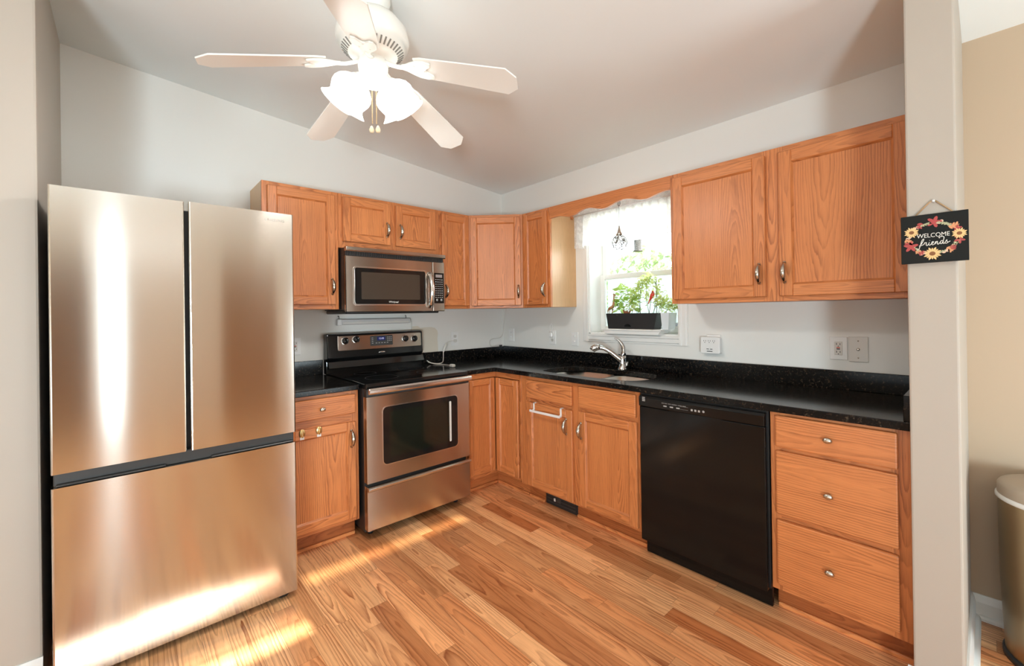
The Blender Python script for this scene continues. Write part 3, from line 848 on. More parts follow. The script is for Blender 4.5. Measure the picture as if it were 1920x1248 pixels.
b = MB(MG)
for k in range(5): b.box(-1.335 + k * .022, -1.323 + k * .022, -.0072, -.006, .084, .090)
for k in range(9): b.box(-1.243 + (k % 3) * .014, -1.234 + (k % 3) * .014, -.0072, -.006, .098 + (k // 3) * .013, .104 + (k // 3) * .013)
for k in range(4): b.box(-1.365, -1.353, -.0072, -.006, .084 + k * .013, .089 + k * .013)
b.build('keypad', LETG, cpn)
b = MB(); b.ball((-1.285, -.094, 1.052), .022, (1.2, .18, .42)); lg = b.build('badge', STEELP, t)
text('Whirlpool', 'lettering', GREYD, lg, faceA(-.0985), -1.285, 1.0515, .0105, shear=.2)
b = MB(); b.prism([(-.105, .962), (-.085, 1.008), (-.07, 1.01), (-.07, .955)], RX0 - .004, RX1 - .004, 'x', bev=.003); b.build('vent_step', BLACKG, t)
# oven door
b = MB(); b.prism(rrect(RX0 + .002, RX1 - .002, .336, .848, .004, 2), -.702, -.657, 'y', bev=.003); od = b.build('oven_door', STEELH, t)
b = MB(); b.prism(rrect(-1.575, -1.024, .424, .780, .03, 5), -.7036, -.701, 'y', hole=rrect(-1.570, -1.029, .429, .775, .027, 5)); b.build('window_trim', STEELP, od)
b = MB(); b.prism(rrect(-1.570, -1.029, .429, .775, .027, 5), -.7032, -.7005, 'y', hole=rrect(-1.528, -1.078, .467, .744, .010, 5)); b.build('window_surround', BLACKG, od)
b = MB(); b.prism(rrect(-1.529, -1.077, .466, .745, .010, 5), -.7029, -.7003, 'y'); b.build('oven_window', OVGLASS, od)
b = MB(); b.prism(rrect(-1.096, -1.080, .470, .741, .006, 3), -.7036, -.701, 'y', bev=.0008); b.build('window_edge', simple('pale_window_edge', (.62, .60, .56), .35), od)
b = MB(); b.prism([(-.738, .868), (-.742, .876), (-.742, .892), (-.734, .902), (-.722, .902), (-.718, .872), (-.722, .864)], RX0 + .006, RX1 - .004, 'x', bev=.003)
for xx in (RX0 + .012, RX1 - .05): b.box(xx, xx + .035, -.725, -.69, .866, .884)
b.build('handle', STEELP, od)
b = MB(); b.box(RX0 + .004, RX1 - .004, -.70, -.66, .850, .893); b.build('vent_gap', BLACKM, t)
b = MB(); b.prism(rrect(RX0 + .002, RX1 - .002, .058, .300, .004, 2), -.702, -.657, 'y', bev=.003); dw_ = b.build('storage_drawer', STEELH, t)
b = MB(); b.prism([(-.702, .286), (-.722, .300), (-.722, .312), (-.706, .318), (-.66, .318), (-.66, .30), (-.70, .30)], RX0 + .003, RX1 - .003, 'x', bev=.002); b.build('drawer_lip', STEELP, dw_)
for xx in (RX0 + .06, RX1 - .06):
    b = MB(); b.lathe([(.016, 0), (.016, .02), (.01, .022), (.01, .05)], M2=Matrix.Translation((xx, -.60, 0)), seg=14); b.build('foot', BLACKM, t)

# ------------------------------------------------------------------ microwave
MX0, MX1, MY = -1.672, -.928, -.41
t = thing('microwave', 'stainless over-the-range microwave hung below the short oak cabinet', 'microwave', (-1.3, -.2, 1.35))
b = MB(); b.box(MX0 + .004, MX1 - .004, -.385, -.005, 1.365, 1.770, .002); b.build('body', BLACKM, t)
b = MB(); b.box(MX0 + .012, MX1 - .03, -.375, -.01, 1.340, 1.366, .006); b.build('underside', BLACKM, t)
b = MB(); b.prism([(-.385, 1.745), (MY - .012, 1.742), (MY - .018, 1.750), (MY - .018, 1.771), (-.385, 1.774)], MX0, MX1, 'x', bev=.002); b.build('top_rail', STEELH, t)
b = MB(); b.box(MX0 + .004, MX1 - .004, MY + .012, -.38, 1.716, 1.746)
for k in range(46): b.box(MX0 + .012 + k * .0158, MX0 + .020 + k * .0158, MY + .008, MY + .013, 1.722, 1.742)
b.build('vent_grille', BLACKM, t)
b = MB(); b.box(MX0, -1.033, MY, -.384, 1.352, 1.717, .004); md = b.build('door', STEELH, t)
b = MB(); b.prism(rrect(-1.625, -1.083, 1.394, 1.650, .022, 5), MY - .0032, MY + .001, 'y', hole=rrect(-1.614, -1.094, 1.404, 1.640, .016, 5), bev=.001); b.build('window_trim', STEELP, md)
b = MB(); b.prism(rrect(-1.615, -1.093, 1.403, 1.641, .016, 5), MY - .0012, MY + .001, 'y', hole=rrect(-1.570, -1.138, 1.436, 1.614, .006, 3)); b.build('window_surround', BLACKG, md)
b = MB(); b.prism(rrect(-1.571, -1.137, 1.435, 1.615, .006, 3), MY - .0011, MY + .001, 'y'); b.build('door_window', MWGLASS, md)
text('Whirlpool', 'lettering', LETW, md, faceA(MY), -1.345, 1.419, .017, d=.0016, shear=.2)
n = 14; pts = [(-1.062, MY - .008 - .036 * math.sin(math.pi * k / n) ** .7, 1.385 + .245 * k / n) for k in range(n + 1)]
b = MB(); b.tube(pts, [.012 + .003 * math.sin(math.pi * k / n) for k in range(n + 1)], 12, flat=(1, 0, 0), squash=1.25)
for zz in (1.388, 1.627): b.ball((-1.062, MY - .006, zz), .014, (1.2, .8, 1))
b.build('handle', STEELP, md)
b = MB(); b.box(-1.029, MX1, MY, -.384, 1.352, 1.717, .004); mc = b.build('control_panel', STEELH, t)
b = MB(); b.prism(rrect(-1.019, -.936, 1.411, 1.636, .003, 2), MY - .0016, MY + .001, 'y'); b.build('keypad_panel', BLACKG, mc)
b = MB(); b.box(-1.007, -.952, MY - .0024, MY - .0014, 1.602, 1.624); b.build('display', simple('lcd_grey', (.30, .25, .24), .4), mc)
b = MB()
for r_ in range(9):
    for c_ in range(4):
        b.box(-1.010 + c_ * .0175, -1.000 + c_ * .0175, MY - .0022, MY - .0014, 1.583 - r_ * .0165, 1.589 - r_ * .0165)
for c_ in (-1.003, -.965): b.lathe([(.009, 0), (.009, .0008)], M2=Matrix.Translation((c_ + .006, MY - .0012, 1.436)) @ Matrix.Rotation(R(90), 4, 'X'), seg=16)
b.build('key', LETG, mc)

# ------------------------------------------------------------------ dishwasher
MQ = faceB(-.61)
t = thing('dishwasher', 'black built-in dishwasher under the granite counter left of the three drawers', 'dishwasher', (-.3, -2.18, 0))
b = MB(MQ); b.box(1.862, 2.494, .0, .57, .10, .882); b.build('tub', BLACKM, t)
b = MB(MQ); b.prism(rrect(1.870, 2.488, .094, .816, .003, 2), -.028, 0, 'y', bev=.004); b.build('door', BLACKDW, t)
b = MB(MQ); b.prism([(-.006, .818), (-.036, .820), (-.038, .866), (-.030, .876), (-.004, .876)], 1.870, 2.488, 'x', bev=.003); cp = b.build('control_panel', BLACKDW, t)
b = MB(MQ); b.prism([(2.03, .818), (2.06, .806), (2.28, .806), (2.31, .818)], -.029, -.010, 'y'); b.build('grip_pocket', BLACKDW, t)
b = MB(MQ); b.box(1.868, 2.49, .03, .05, .004, .096, .002); b.build('toe_panel', BLACKDW, t)
ML = faceB(-.6475)
b = MB(ML)
for k in range(3): b.box(1.892, 1.909, -.0008, .0, .848 + k * .0085, .8535 + k * .0085)
b.build('logo_mark', LETG, cp)
text('HEAT DRY  POTS  NORMAL  CHINA  RINSE', 'lettering', LETG, cp, ML, 2.07, .853, .0068)
b = MB(ML)
for k in range(3): b.box(2.015 + k * .035, 2.033 + k * .035, -.0008, 0, .836, .842)
for k in range(3): b.box(2.160 + k * .018, 2.170 + k * .018, -.0008, 0, .836, .846)
b.box(2.106, 2.146, -.0008, 0, .836, .8365); b.box(2.106, 2.146, -.0008, 0, .850, .8505)
b.lathe([(.006, 0), (.006, .001)], M2=Matrix.Translation((2.222, 0, .842)) @ Matrix.Rotation(R(90), 4, 'X'), seg=14)
b.build('button', LETG, cp)

# ------------------------------------------------------------------ ceiling fan
FC = Vector((-1.9536, -1.474, 2.373)); ztop = czl(FC.x)
t = thing('ceiling_fan', 'white five-blade ceiling fan with lit tulip shades hanging from the sloped ceiling', 'ceiling fan', (FC.x, FC.y, ztop))
MC = Matrix.Translation(FC)
b = MB(MC); h = ztop - FC.z
b.lathe([(.072, h + .01), (.072, h - .03), (.066, h - .055), (.045, h - .075), (.03, h - .08)], seg=32); b.build('canopy', FANW, t)
b = MB(MC); b.lathe([(.03, h - .07), (.034, h - .095), (.060, .185), (.105, .165), (.137, .125), (.145, .085), (.141, .066), (.130, .058), (.132, .050), (.085, .012), (.06, .006), (.055, -.01)], seg=48); mo = b.build('motor_housing', FANW, t)
b = MB(MC)
for k in range(40):
    a = R(9 * k)
    b.box(.094, .124, -.0028, .0028, -.0012, .0012, M2=Matrix.Rotation(a, 4, 'Z') @ Matrix.Translation((-.0, 0, .0))
          @ Matrix.Translation((.109, 0, .0315)) @ Matrix.Rotation(-math.atan2(.038, .047), 4, 'Y') @ Matrix.Translation((-.109, 0, -.0014)))
b.build('vent', simple('vent_shadow_grey', (.22, .21, .19), .6), mo)
th0 = 2.88; dr = math.atan2(.15, .594)
for k in range(5):
    Mb = MC @ Matrix.Rotation(th0 - k * 2 * math.pi / 5, 4, 'Z') @ Matrix.Rotation(dr, 4, 'Y')
    Mp = Mb @ Matrix.Rotation(R(-11), 4, 'X')
    L = .612
    out = [(.19, -.048), (.22, -.055), (L - .04, -.070), (L, -.032), (L, .032), (L - .04, .070), (.22, .055), (.19, .048)]
    b = MB(Mp); b.prism(out, -.003, .003, 'z', bev=.0015); bl = b.build('blade', FANW, t)
    b = MB(Mp)
    heart = [(.13, -.012), (.15, -.018), (.17, -.030), (.20, -.044), (.235, -.048), (.262, -.040), (.262, -.024), (.240, -.008), (.236, 0), (.240, .008), (.262, .024), (.262, .040), (.235, .048), (.20, .044), (.17, .030), (.15, .018), (.13, .012)]
    b.prism(heart, -.012, -.0035, 'z', bev=.003)
    b.tube([(.055, 0, .0), (.085, 0, -.006), (.115, 0, -.010), (.15, 0, -.008)], [.014, .012, .011, .011], 10, squash=.6)
    for q in ((.19, -.02), (.19, .02), (.228, 0)): b.ball((q[0], q[1], -.0125), .004, (1, 1, .6), seg=8)
    b.build('blade_iron', FANW, bl)
b = MB(MC); b.lathe([(.052, .01), (.058, -.004), (.060, -.02), (.058, -.048), (.050, -.06), (.046, -.062), (.050, -.075), (.046, -.095), (.030, -.108), (.010, -.113), (0, -.114)], seg=36); sw = b.build('switch_housing', FANW, t)
az = math.atan2(1.674, .764); tau = R(36)
SP = [(.017, .0), (.022, -.008), (.036, -.020), (.050, -.040), (.0555, -.060), (.054, -.080), (.046, -.102), (.042, -.112), (.044, -.120), (.053, -.134), (.060, -.142)]
for k, ph in enumerate((46, -46, 84, -84)):
    Ms = MC @ Matrix.Rotation(az + R(ph), 4, 'Z') @ Matrix.Translation((.064, 0, -.070)) @ Matrix.Rotation(-tau, 4, 'Y')
    b = MB(Ms); b.tube([(-.022, 0, .026), (-.008, 0, .014), (0, 0, 0)], [.012, .013, .017], 12); b.lathe([(.019, .004), (.022, -.004), (.022, -.014)], seg=20); ar = b.build('lamp_arm', FANW, sw)
    b = MB(Ms); b.lathe([(r_ * 1.16, z_ * .95) for r_, z_ in SP], seg=28, close=False); b.build('lamp_shade', SHADE, t)
    ax_ = Ms.to_3x3() @ Vector((0, 0, -1))
    lamp('bulb', 'SPOT', tuple(Ms @ Vector((0, 0, -.142))), 10, (1, .985, .95), aim=ax_, spot_size=R(150), spot_blend=.8, shadow_soft_size=.05)
for q, L in ((-.006, .155), (.010, .150)):
    o = Vector((math.cos(az - math.pi / 2) * q, math.sin(az - math.pi / 2) * q, -.112))
    b = MB(MC)
    for k in range(int(L / .006)): b.ball(o + Vector((0, 0, -.006 * k)), .0019, seg=6)
    pc = b.build('pull_chain', BRASS, t)
    b = MB(MC); b.lathe([(0, 0), (.004, -.003), (.010, -.018), (.008, -.028), (0, -.031)], M2=Matrix.Translation(o + Vector((q * .6, 0, -L))), seg=14); b.build('pull_knob', simple('cream_pull', (.86, .74, .5), .4), pc)

# ------------------------------------------------------------------ wall plates and small electrics
def plate(M, a, z, w, h, label, cat, kind, name='outlet', m=WHITEP, group='white outlet and switch plates'):
    o0 = M @ Vector((a, 0, z))
    t = thing(name, label, cat, tuple(o0), group)
    b = MB(M); b.box(a - w / 2, a + w / 2, -.006, -.0005, z - h / 2, z + h / 2, .002); b.build('cover_plate', m, t)
    if kind in ('duplex', 'gfci'):
        if kind == 'gfci':
            b = MB(M); b.box(a - .0165, a + .0165, -.009, -.005, z - .034, z + .034, .001); b.build('receptacle', OFFW, t)
        b2 = MB(M)
        for s in (-1, 1):
            zc = z + s * .02
            if kind == 'duplex':
                b = MB(M); b.prism(rrect(a - .016, a + .016, zc - .0135, zc + .0135, .008, 3), -.0085, -.005, 'y'); b.build('receptacle', OFFW if m is WHITEP else m, t)
            b2.box(a - .0085, a - .006, -.0098, -.0075, zc - .003, zc + .007); b2.box(a + .006, a + .0085, -.0098, -.0075, zc - .003, zc + .006)
            b2.box(a - .002, a + .002, -.0098, -.0075, zc - .011, zc - .007)
        b2.build('slot', BLACKM, t)
        if kind == 'gfci':
            b = MB(M); b.box(a - .007, a + .007, -.0105, -.008, z + .001, z + .006); b.build('reset_button', REDB, t)
            b = MB(M); b.box(a - .007, a + .007, -.0105, -.008, z - .006, z - .001); b.build('test_button', BLACKM, t)
    elif kind == 'toggle':
        for s in (-1, 1):
            b = MB(M); b.box(a - .005, a + .005, -.018, -.005, z + s * .022 - .004, z + s * .022 + .008, .002); b.build('toggle', WHITEP, t)
    elif kind == 'coax':
        b = MB(M); b.lathe([(.007, 0), (.007, .002), (.0045, .003), (.0045, .006), (.002, .006)], M2=Matrix.Translation((a, -.006, z)) @ Matrix.Rotation(R(90), 4, 'X'), seg=12); b.build('jack', NICKEL, t)
        for s in (-1, 1):
            b = MB(M); b.ball((a, -.0062, z + s * .042), .0035, (1, .5, 1), seg=8); b.build('screw', NICKEL, t)
    return t


FA, FB = faceA(0), faceB(0)
plate(FA, -1.866, 1.126, .072, .117, 'white outlet with test and reset buttons beside the refrigerator', 'outlet', 'gfci')
plate(FA, -.565, 1.113, .074, .122, 'white double outlet on the back wall right of the bare patch', 'outlet', 'duplex')
plate(FB, .126, 1.124, .074, .120, 'white switch plate next to the room corner below the diagonal cabinet', 'switch', 'toggle', 'switch_plate')
plate(FB, .652, 1.116, .072, .115, 'white outlet holding a small plug-in adapter, left of the window', 'outlet', 'duplex')
plate(FB, .897, 1.113, .070, .113, 'white plate with two toggle switches closest to the window casing', 'switch', 'toggle', 'switch_plate')
plate(FB, 2.633, 1.128, .074, .118, 'white wide-framed outlet with reset buttons touching the grey cable plate', 'outlet', 'gfci')
plate(FB, 2.713, 1.126, .078, .126, 'grey blank plate with round cable jack nearest the cream partition', 'cable plate', 'coax', 'cable_plate', OFFW)
t = thing('plug_adapter', 'small white plug-in adapter with a cord loop in the outlet left of the window', 'adapter', (-.02, -.652, 1.15))
b = MB(FB); b.box(.634, .668, -.034, -.010, 1.120, 1.162, .005); b.build('plug_body', WHITEP, t)
b = MB(FB); b.tube(smoothpath([(.645, -.022, 1.16), (.634, -.02, 1.20), (.648, -.016, 1.232), (.664, -.018, 1.205), (.658, -.024, 1.16)], 5), .0028, 8); b.build('cord', WHITEP, t)
t = thing('surge_protector', 'white plug-in surge protector with three outlets on the wall right of the window', 'surge protector', (-.02, -2.0, 1.11))
b = MB(FB); b.prism(rrect(1.938, 2.056, 1.064, 1.166, .010, 4), -.040, -.006, 'y', bev=.004); b.build('housing', WHITEP, t)
b = MB(FB); b.box(1.965, 2.05, -.012, -.001, 1.16, 1.18, .003); b.build('back_plate', WHITEP, t)
b = MB(FB)
for k in range(3):
    a = 1.966 + k * .027
    b.box(a - .007, a - .0048, -.0408, -.039, 1.139, 1.146); b.box(a + .0048, a + .007, -.0408, -.039, 1.139, 1.146); b.box(a - .002, a + .002, -.0408, -.039, 1.130, 1.134)
for k in range(2): b.box(1.976 + k * .022, 1.990 + k * .022, -.0408, -.039, 1.090, 1.094)
b.box(1.978, 2.012, -.0408, -.039, 1.076, 1.080)
b.build('slot', BLACKM, t)
# under-cabinet strip light hung on the wall
t = thing('strip_light', 'slim grey under-cabinet strip light hung on the wall below the microwave', 'strip light', (-1.3, -.02, 1.28))
b = MB(); b.box(-1.583, -1.012, -.036, -.003, 1.262, 1.302, .004); b.build('housing', simple('grey_strip', (.60, .58, .57), .4), t)
b = MB(); b.box(-1.555, -1.03, -.039, -.034, 1.266, 1.284, .002); b.build('diffuser', OFFW, t)
b = MB(); b.box(-1.590, -1.560, -.039, -.002, 1.258, 1.304, .004); b.build('end_cap', WHITEP, t)
for a in (-1.572, -1.04):
    b = MB(); b.tube([(a, -.012, 1.300), (a, -.012, 1.322), (a - .004, -.006, 1.326)], .003, 8); b.build('hook', WIRE, t)
b = MB(); b.tube(smoothpath([(-1.02, -.015, 1.300), (-1.00, -.014, 1.296), (-.99, -.013, 1.27), (-.992, -.012, 1.18)], 5), .003, 8); b.build('cord', OFFW, t)
# cords
t = thing('power_cord', 'white cord with inline switch leaning on the backsplash behind the range', 'cord', (-.8, -.1, ZC1))
b = MB(); b.tube(smoothpath([(-.905, -.10, .955), (-.87, -.105, .935), (-.82, -.13, .926), (-.77, -.12, .932), (-.735, -.08, .965), (-.712, -.045, 1.000), (-.702, -.034, 1.018)], 6), .0032, 8); b.build('cable', OFFW, t)
b = MB(); b.tube([(-.706, -.036, 1.008), (-.698, -.032, 1.025), (-.676, -.030, 1.06), (-.668, -.03, 1.075)], [.006, .0115, .0125, .009], 10); b.build('inline_switch', OFFW, t)
b = MB(); b.tube(smoothpath([(-.668, -.03, 1.075), (-.652, -.026, 1.088), (-.60, -.018, 1.095), (-.567, -.016, 1.094)], 5), .0026, 8); b.build('lead', OFFW, t)
b = MB(); b.box(-.578, -.556, -.03, -.0095, 1.083, 1.104, .004); b.build('plug', OFFW, t)
t = thing('power_cord', 'white loose cord with cream plug lying on the counter beside the range', 'cord', (-.85, -.3, ZC1))
b = MB(); b.tube(smoothpath([(-.905, -.115, .945), (-.86, -.14, .928), (-.82, -.20, .9245), (-.815, -.30, .9245), (-.85, -.37, .9265)], 6), .003, 8); b.build('cable', OFFW, t)
b = MB(); b.box(-.868, -.838, -.41, -.365, .9215, .944, .005); b.build('plug', OFFW, t)
t = thing('power_cord', 'thin white cord hanging from the corner cabinet and looping onto the backsplash', 'cord', (-.05, -.03, 1.0))
b = MB(); b.tube(smoothpath([(-.03, -.085, 1.371), (-.02, -.05, 1.28), (-.018, -.028, 1.18), (-.02, -.02, 1.13), (-.045, -.015, 1.098), (-.09, -.013, 1.090), (-.145, -.013, 1.088), (-.178, -.013, 1.068), (-.175, -.013, 1.035), (-.150, -.013, 1.019), (-.10, -.013, 1.024), (-.06, -.013, 1.020)], 6), .0032, 8); b.build('cable', OFFW, t)
b = MB(); b.box(-.062, -.028, -.022, -.006, 1.0135, 1.026, .003); b.build('plug', BLACKM, t)

# ------------------------------------------------------------------ window dressing
t = thing('lace_curtain', 'sheer white lace valance curtain gathered on a rod above the sink window', 'curtain', (-.04, -1.4, 2.0))
tb = bmesh.new(); rows = []
zs = [2.140, 2.118, 2.095, 2.085, 2.06, 2.0, 1.95, 1.90, 1.86, 1.835]
nn = 150
for i, z in enumerate(zs):
    row = []
    for k in range(nn + 1):
        u_ = k / nn; yy = -.945 - .935 * u_
        am = .004 if i in (2, 3) else (.007 if i < 2 else .006 + .004 * i)
        xx = -.050 + am * math.sin(u_ * 92 + .6 * math.sin(u_ * 17)) * (.75 + .25 * math.sin(u_ * 31))
        dz = (.010 * math.sin(u_ * 60)) if i == len(zs) - 1 else 0
        row.append(tb.verts.new((xx, yy, z + dz)))
    rows.append(row)
for a, c in zip(rows, rows[1:]):
    for k in range(nn): tb.faces.new((a[k], a[k + 1], c[k + 1], c[k]))
b = MB(); b.add(tb, smooth=True); b.build('lace_panel', LACE, t)
b = MB(); b.tube([(-.05, -.921, 2.09), (-.05, -1.889, 2.09)], .006, 10); b.build('rod', WHITEP, t)
b = MB(); b.box(-.066, -.034, -.921, -.9175, 2.07, 2.11, .002); b.ball((-.05, -.928, 2.09), .012); b.build('rod_bracket', OAK, t)

MO = Matrix.Translation((-.07, -.045, -.0135))
t = thing('wire_ornament', 'hanging wire globe ornament with metal cone in front of the lace curtain', 'ornament', (-.27, -1.511, 2.04))
b = MB(MO); b.tube([(-.2, -1.466, 2.075), (-.2, -1.466, 1.912)], .0012, 6); b.tube(smoothpath([(-.2, -1.466, 2.085), (-.2, -1.474, 2.075), (-.2, -1.474, 2.055), (-.2, -1.466, 2.047), (-.2, -1.458, 2.055), (-.2, -1.458, 2.072)], 3), .0022, 6); b.tube([(-.2, -1.466, 2.083), (-.217, -1.466, 2.090)], .0022, 6); b.build('hanger', WIRE, t)
b = MB(MO); b.lathe([(.003, .06), (.006, .045), (.012, .02), (.022, .0), (.020, -.004)], M2=Matrix.Translation((-.2, -1.466, 1.855)), seg=16); b.build('cone', NICKEL, t)
b = MB(MO); gc = Vector((-.2, -1.466, 1.803)); rg = random.Random(3)
for k in range(26):
    ax = Vector((rg.gauss(0, 1), rg.gauss(0, 1), rg.gauss(0, 1))).normalized(); bx = ax.orthogonal().normalized(); cx = ax.cross(bx); st_ = rg.uniform(0, 6)
    b.tube([gc + .050 * (math.cos(st_ + j * .28) * bx + math.sin(st_ + j * .28) * cx) for j in range(9)], .0018, 5)
b.build('wire_globe', WIRE, t)

t = thing('window_shelf', 'white moulded shelf standing on the window sill under the planter', 'shelf', (0, -1.44, 1.17))
b = MB(FB); b.box(1.195, 1.675, -.052, .085, 1.192, 1.204, .002); b.build('shelf_board', TRIM, t)
b = MB(FB); b.prism([(1.205, 1.192), (1.235, 1.168), (1.655, 1.168), (1.667, 1.192)], -.045, .08, 'y'); b.box(1.235, 1.655, -.030, .075, 1.1722, 1.1725); b.build('crown_moulding', TRIM, t)
t = thing('window_planter', 'long black plastic planter box on the white window shelf', 'planter', (.015, -1.43, 1.205))


def trough(b, M, x0, x1, xb0, xb1, y0, y1, z0, z1, th=.004):
    def bx(e, z, f):
        a0_, a1_ = (x0 + (xb0 - x0) * (1 - f) + e, x1 + (xb1 - x1) * (1 - f) - e)
        return [(a0_, y0 + e + .006 * (1 - f), z), (a1_, y0 + e + .006 * (1 - f), z), (a1_, y1 - e - .006 * (1 - f), z), (a0_, y1 - e - .006 * (1 - f), z)]
    tt = bmesh.new(); rows = [[tt.verts.new(p) for p in q] for q in (bx(0, z0, 0), bx(0, z1, 1), bx(th, z1, 1), bx(th, z0 + .02, .2))]
    for a, c in zip(rows, rows[1:]):
        for k in range(4): j = (k + 1) % 4; tt.faces.new((a[k], a[j], c[j], c[k]))
    tt.faces.new(rows[0][::-1]); tt.faces.new(rows[-1])
    bmesh.ops.recalc_face_normals(tt, faces=list(tt.faces)); b.add(tt)


b = MB(FB); trough(b, FB, 1.223, 1.637, 1.238, 1.612, -.030, .075, 1.2045, 1.317); b.build('box', POT, t)
b = MB(FB); b.box(1.232, 1.628, -.022, .067, 1.29, 1.300); b.build('soil', SOIL, t)
b = MB(FB); b.prism([(1.405 + .026 * math.cos(R(a)), 1.2205 + .020 * math.sin(R(a))) for a in range(0, 181, 15)], -.0272, -.020, 'y'); b.build('overflow_tab', BLACKG, t)
t = thing('window_planter', 'clear plastic planter tucked behind the right end of the black planter', 'planter', (.08, -1.69, 1.172))
b = MB(FB); trough(b, FB, 1.655, 1.715, 1.662, 1.706, -.01, .10, 1.2045, 1.318); b.build('box', PLASTG, t)
b = MB(FB); b.box(1.66, 1.712, -.004, .094, 1.290, 1.298); b.build('soil', SOIL, t)


def leaf(b, p, d, L, Wd, curl=.15):
    d = Vector(d).normalized(); side = d.cross(Vector((rl.gauss(0, .3), rl.gauss(0, .3), 1))).normalized(); nrm = side.cross(d)
    a = Vector(p); q = [a, a + d * L * .4 + side * Wd * .5, a + d * L + nrm * (-curl * L), a + d * L * .4 - side * Wd * .5]
    m_ = a + d * L * .45 - nrm * Wd * .12
    tt = bmesh.new(); v = [tt.verts.new(x) for x in q]; c = tt.verts.new(m_)
    for i in range(4): tt.faces.new((v[i], v[(i + 1) % 4], c))
    b.add(tt, smooth=True)


def plant(label, base, name, stems, nleaf, L, Wd, m, spread):
    t = thing(name, label, 'plant', base, 'plants in the window')
    for s in stems:
        b = MB(); b.tube(smoothpath(s, 4), .0018, 6); b.build('stem', STEM, t)
    b = MB()
    for k in range(nleaf):
        s = rl.choice(stems); pts = smoothpath(s, 4); p = pts[rl.randrange(len(pts) // 3, len(pts))] + Vector((rl.gauss(0, spread), rl.gauss(0, spread), rl.gauss(0, spread)))
        leaf(b, p, (rl.gauss(0, 1), rl.gauss(0, 1), rl.gauss(0.2, .7)), L * rl.uniform(.6, 1.2), Wd * rl.uniform(.7, 1.2))
    b.build('foliage', m, t)
    return t


rl = random.Random(11)
arc = [(.02, -1.482, 1.30), (.02, -1.482, 1.42), (.02, -1.492, 1.49), (.02, -1.515, 1.535), (.02, -1.555, 1.556), (.02, -1.592, 1.54), (.02, -1.615, 1.49), (.02, -1.612, 1.40), (.02, -1.61, 1.30)]
t = thing('plant_trellis', 'thin dark arched wire trellis standing in the black planter', 'trellis', (.02, -1.55, 1.30))
b = MB(); b.tube(smoothpath(arc, 5), .0022, 6); b.build('wire', WIRE, t)
plant('small-leaved variegated vine trained over the arched trellis', (.02, -1.5, 1.30), 'climbing_vine',
      [[(.015, -1.49, 1.30), (.012, -1.475, 1.42), (.015, -1.48, 1.50), (.015, -1.51, 1.545), (.015, -1.55, 1.57)], [(.03, -1.55, 1.30), (.03, -1.53, 1.40), (.03, -1.53, 1.52), (.02, -1.57, 1.575)], [(.02, -1.58, 1.30), (.02, -1.60, 1.38), (.02, -1.61, 1.47), (.01, -1.615, 1.555)], [(.02, -1.47, 1.30), (.01, -1.44, 1.36), (.01, -1.43, 1.42), (.01, -1.46, 1.49)]], 520, .033, .020, LEAF1, .019)
plant('broad-leaved pale green pothos at the left half of the black planter', (.02, -1.36, 1.30), 'pothos_plant',
      [[(.02, -1.36, 1.30), (.01, -1.345, 1.40), (-.005, -1.335, 1.475)], [(.03, -1.39, 1.30), (.02, -1.39, 1.42), (.0, -1.385, 1.49)], [(.02, -1.41, 1.30), (.03, -1.43, 1.40), (.02, -1.45, 1.46)], [(.02, -1.34, 1.30), (.01, -1.31, 1.36), (.0, -1.30, 1.40)]], 64, .062, .046, LEAF2, .018)
plant('pale trailing plant spilling from the right end of the planter', (.04, -1.62, 1.30), 'trailing_plant',
      [[(.03, -1.57, 1.30), (.03, -1.60, 1.36), (.03, -1.65, 1.385), (.04, -1.70, 1.37), (.04, -1.745, 1.345)], [(.05, -1.66, 1.29), (.04, -1.68, 1.35), (.03, -1.72, 1.37), (.03, -1.77, 1.35)], [(.02, -1.62, 1.30), (.02, -1.64, 1.38), (.02, -1.66, 1.42)]], 320, .029, .017, LEAF1, .019)
b = MB(); rl2 = random.Random(4)
for k in range(16):
    a = rl2.uniform(0, 6.28); b.tube([(.0, -1.385, 1.299), (.0 + .012 * math.cos(a), -1.385 + .02 * math.sin(a), 1.32), (.0 + .022 * math.cos(a), -1.385 + .034 * math.sin(a), 1.335 + rl2.uniform(0, .02))], [.004, .005, .001], 6)
tag(b.build('bromeliad', simple('rust_leaf', (.30, .09, .03), .6)), 'small rust-brown spiky plant in the middle of the black planter', 'plant', 'plants in the window')
# giraffe figurine: legs, body, neck, head as one body
t = thing('giraffe_figurine', 'small painted giraffe figurine at the left end of the black planter', 'figurine', (.0, -1.255, 1.30))
b = MB(); gx = -.012
for dy, sl in ((-1.236, -.006), (-1.243, .002), (-1.266, .004), (-1.272, -.002)):
    b.tube([(gx + sl, dy + .006, 1.300), (gx + sl, dy + .002, 1.330), (gx + sl * .5, dy - .002, 1.352)], [.0026, .0024, .005], 7)
b.tube([(gx, -1.232, 1.345), (gx, -1.24, 1.352), (gx, -1.258, 1.360), (gx, -1.272, 1.366), (gx, -1.278, 1.38), (gx, -1.281, 1.415), (gx, -1.284, 1.445), (gx, -1.286, 1.455)], [.004, .010, .0125, .012, .009, .0055, .0045, .005], 10)
b.tube([(gx, -1.281, 1.458), (gx, -1.290, 1.455), (gx, -1.302, 1.448)], [.005, .0055, .003], 8)
for q in (-.003, .003): b.tube([(gx + q, -1.283, 1.458), (gx + q, -1.281, 1.470)], .0014, 5)
for q in (-.008, .008): b.tube([(gx, -1.280, 1.457), (gx + q, -1.277, 1.461)], [.003, .001], 5)
b.tube([(gx, -1.232, 1.352), (gx, -1.226, 1.342), (gx, -1.226, 1.325)], .0018, 5)
b.build('body', GIRAF, t)
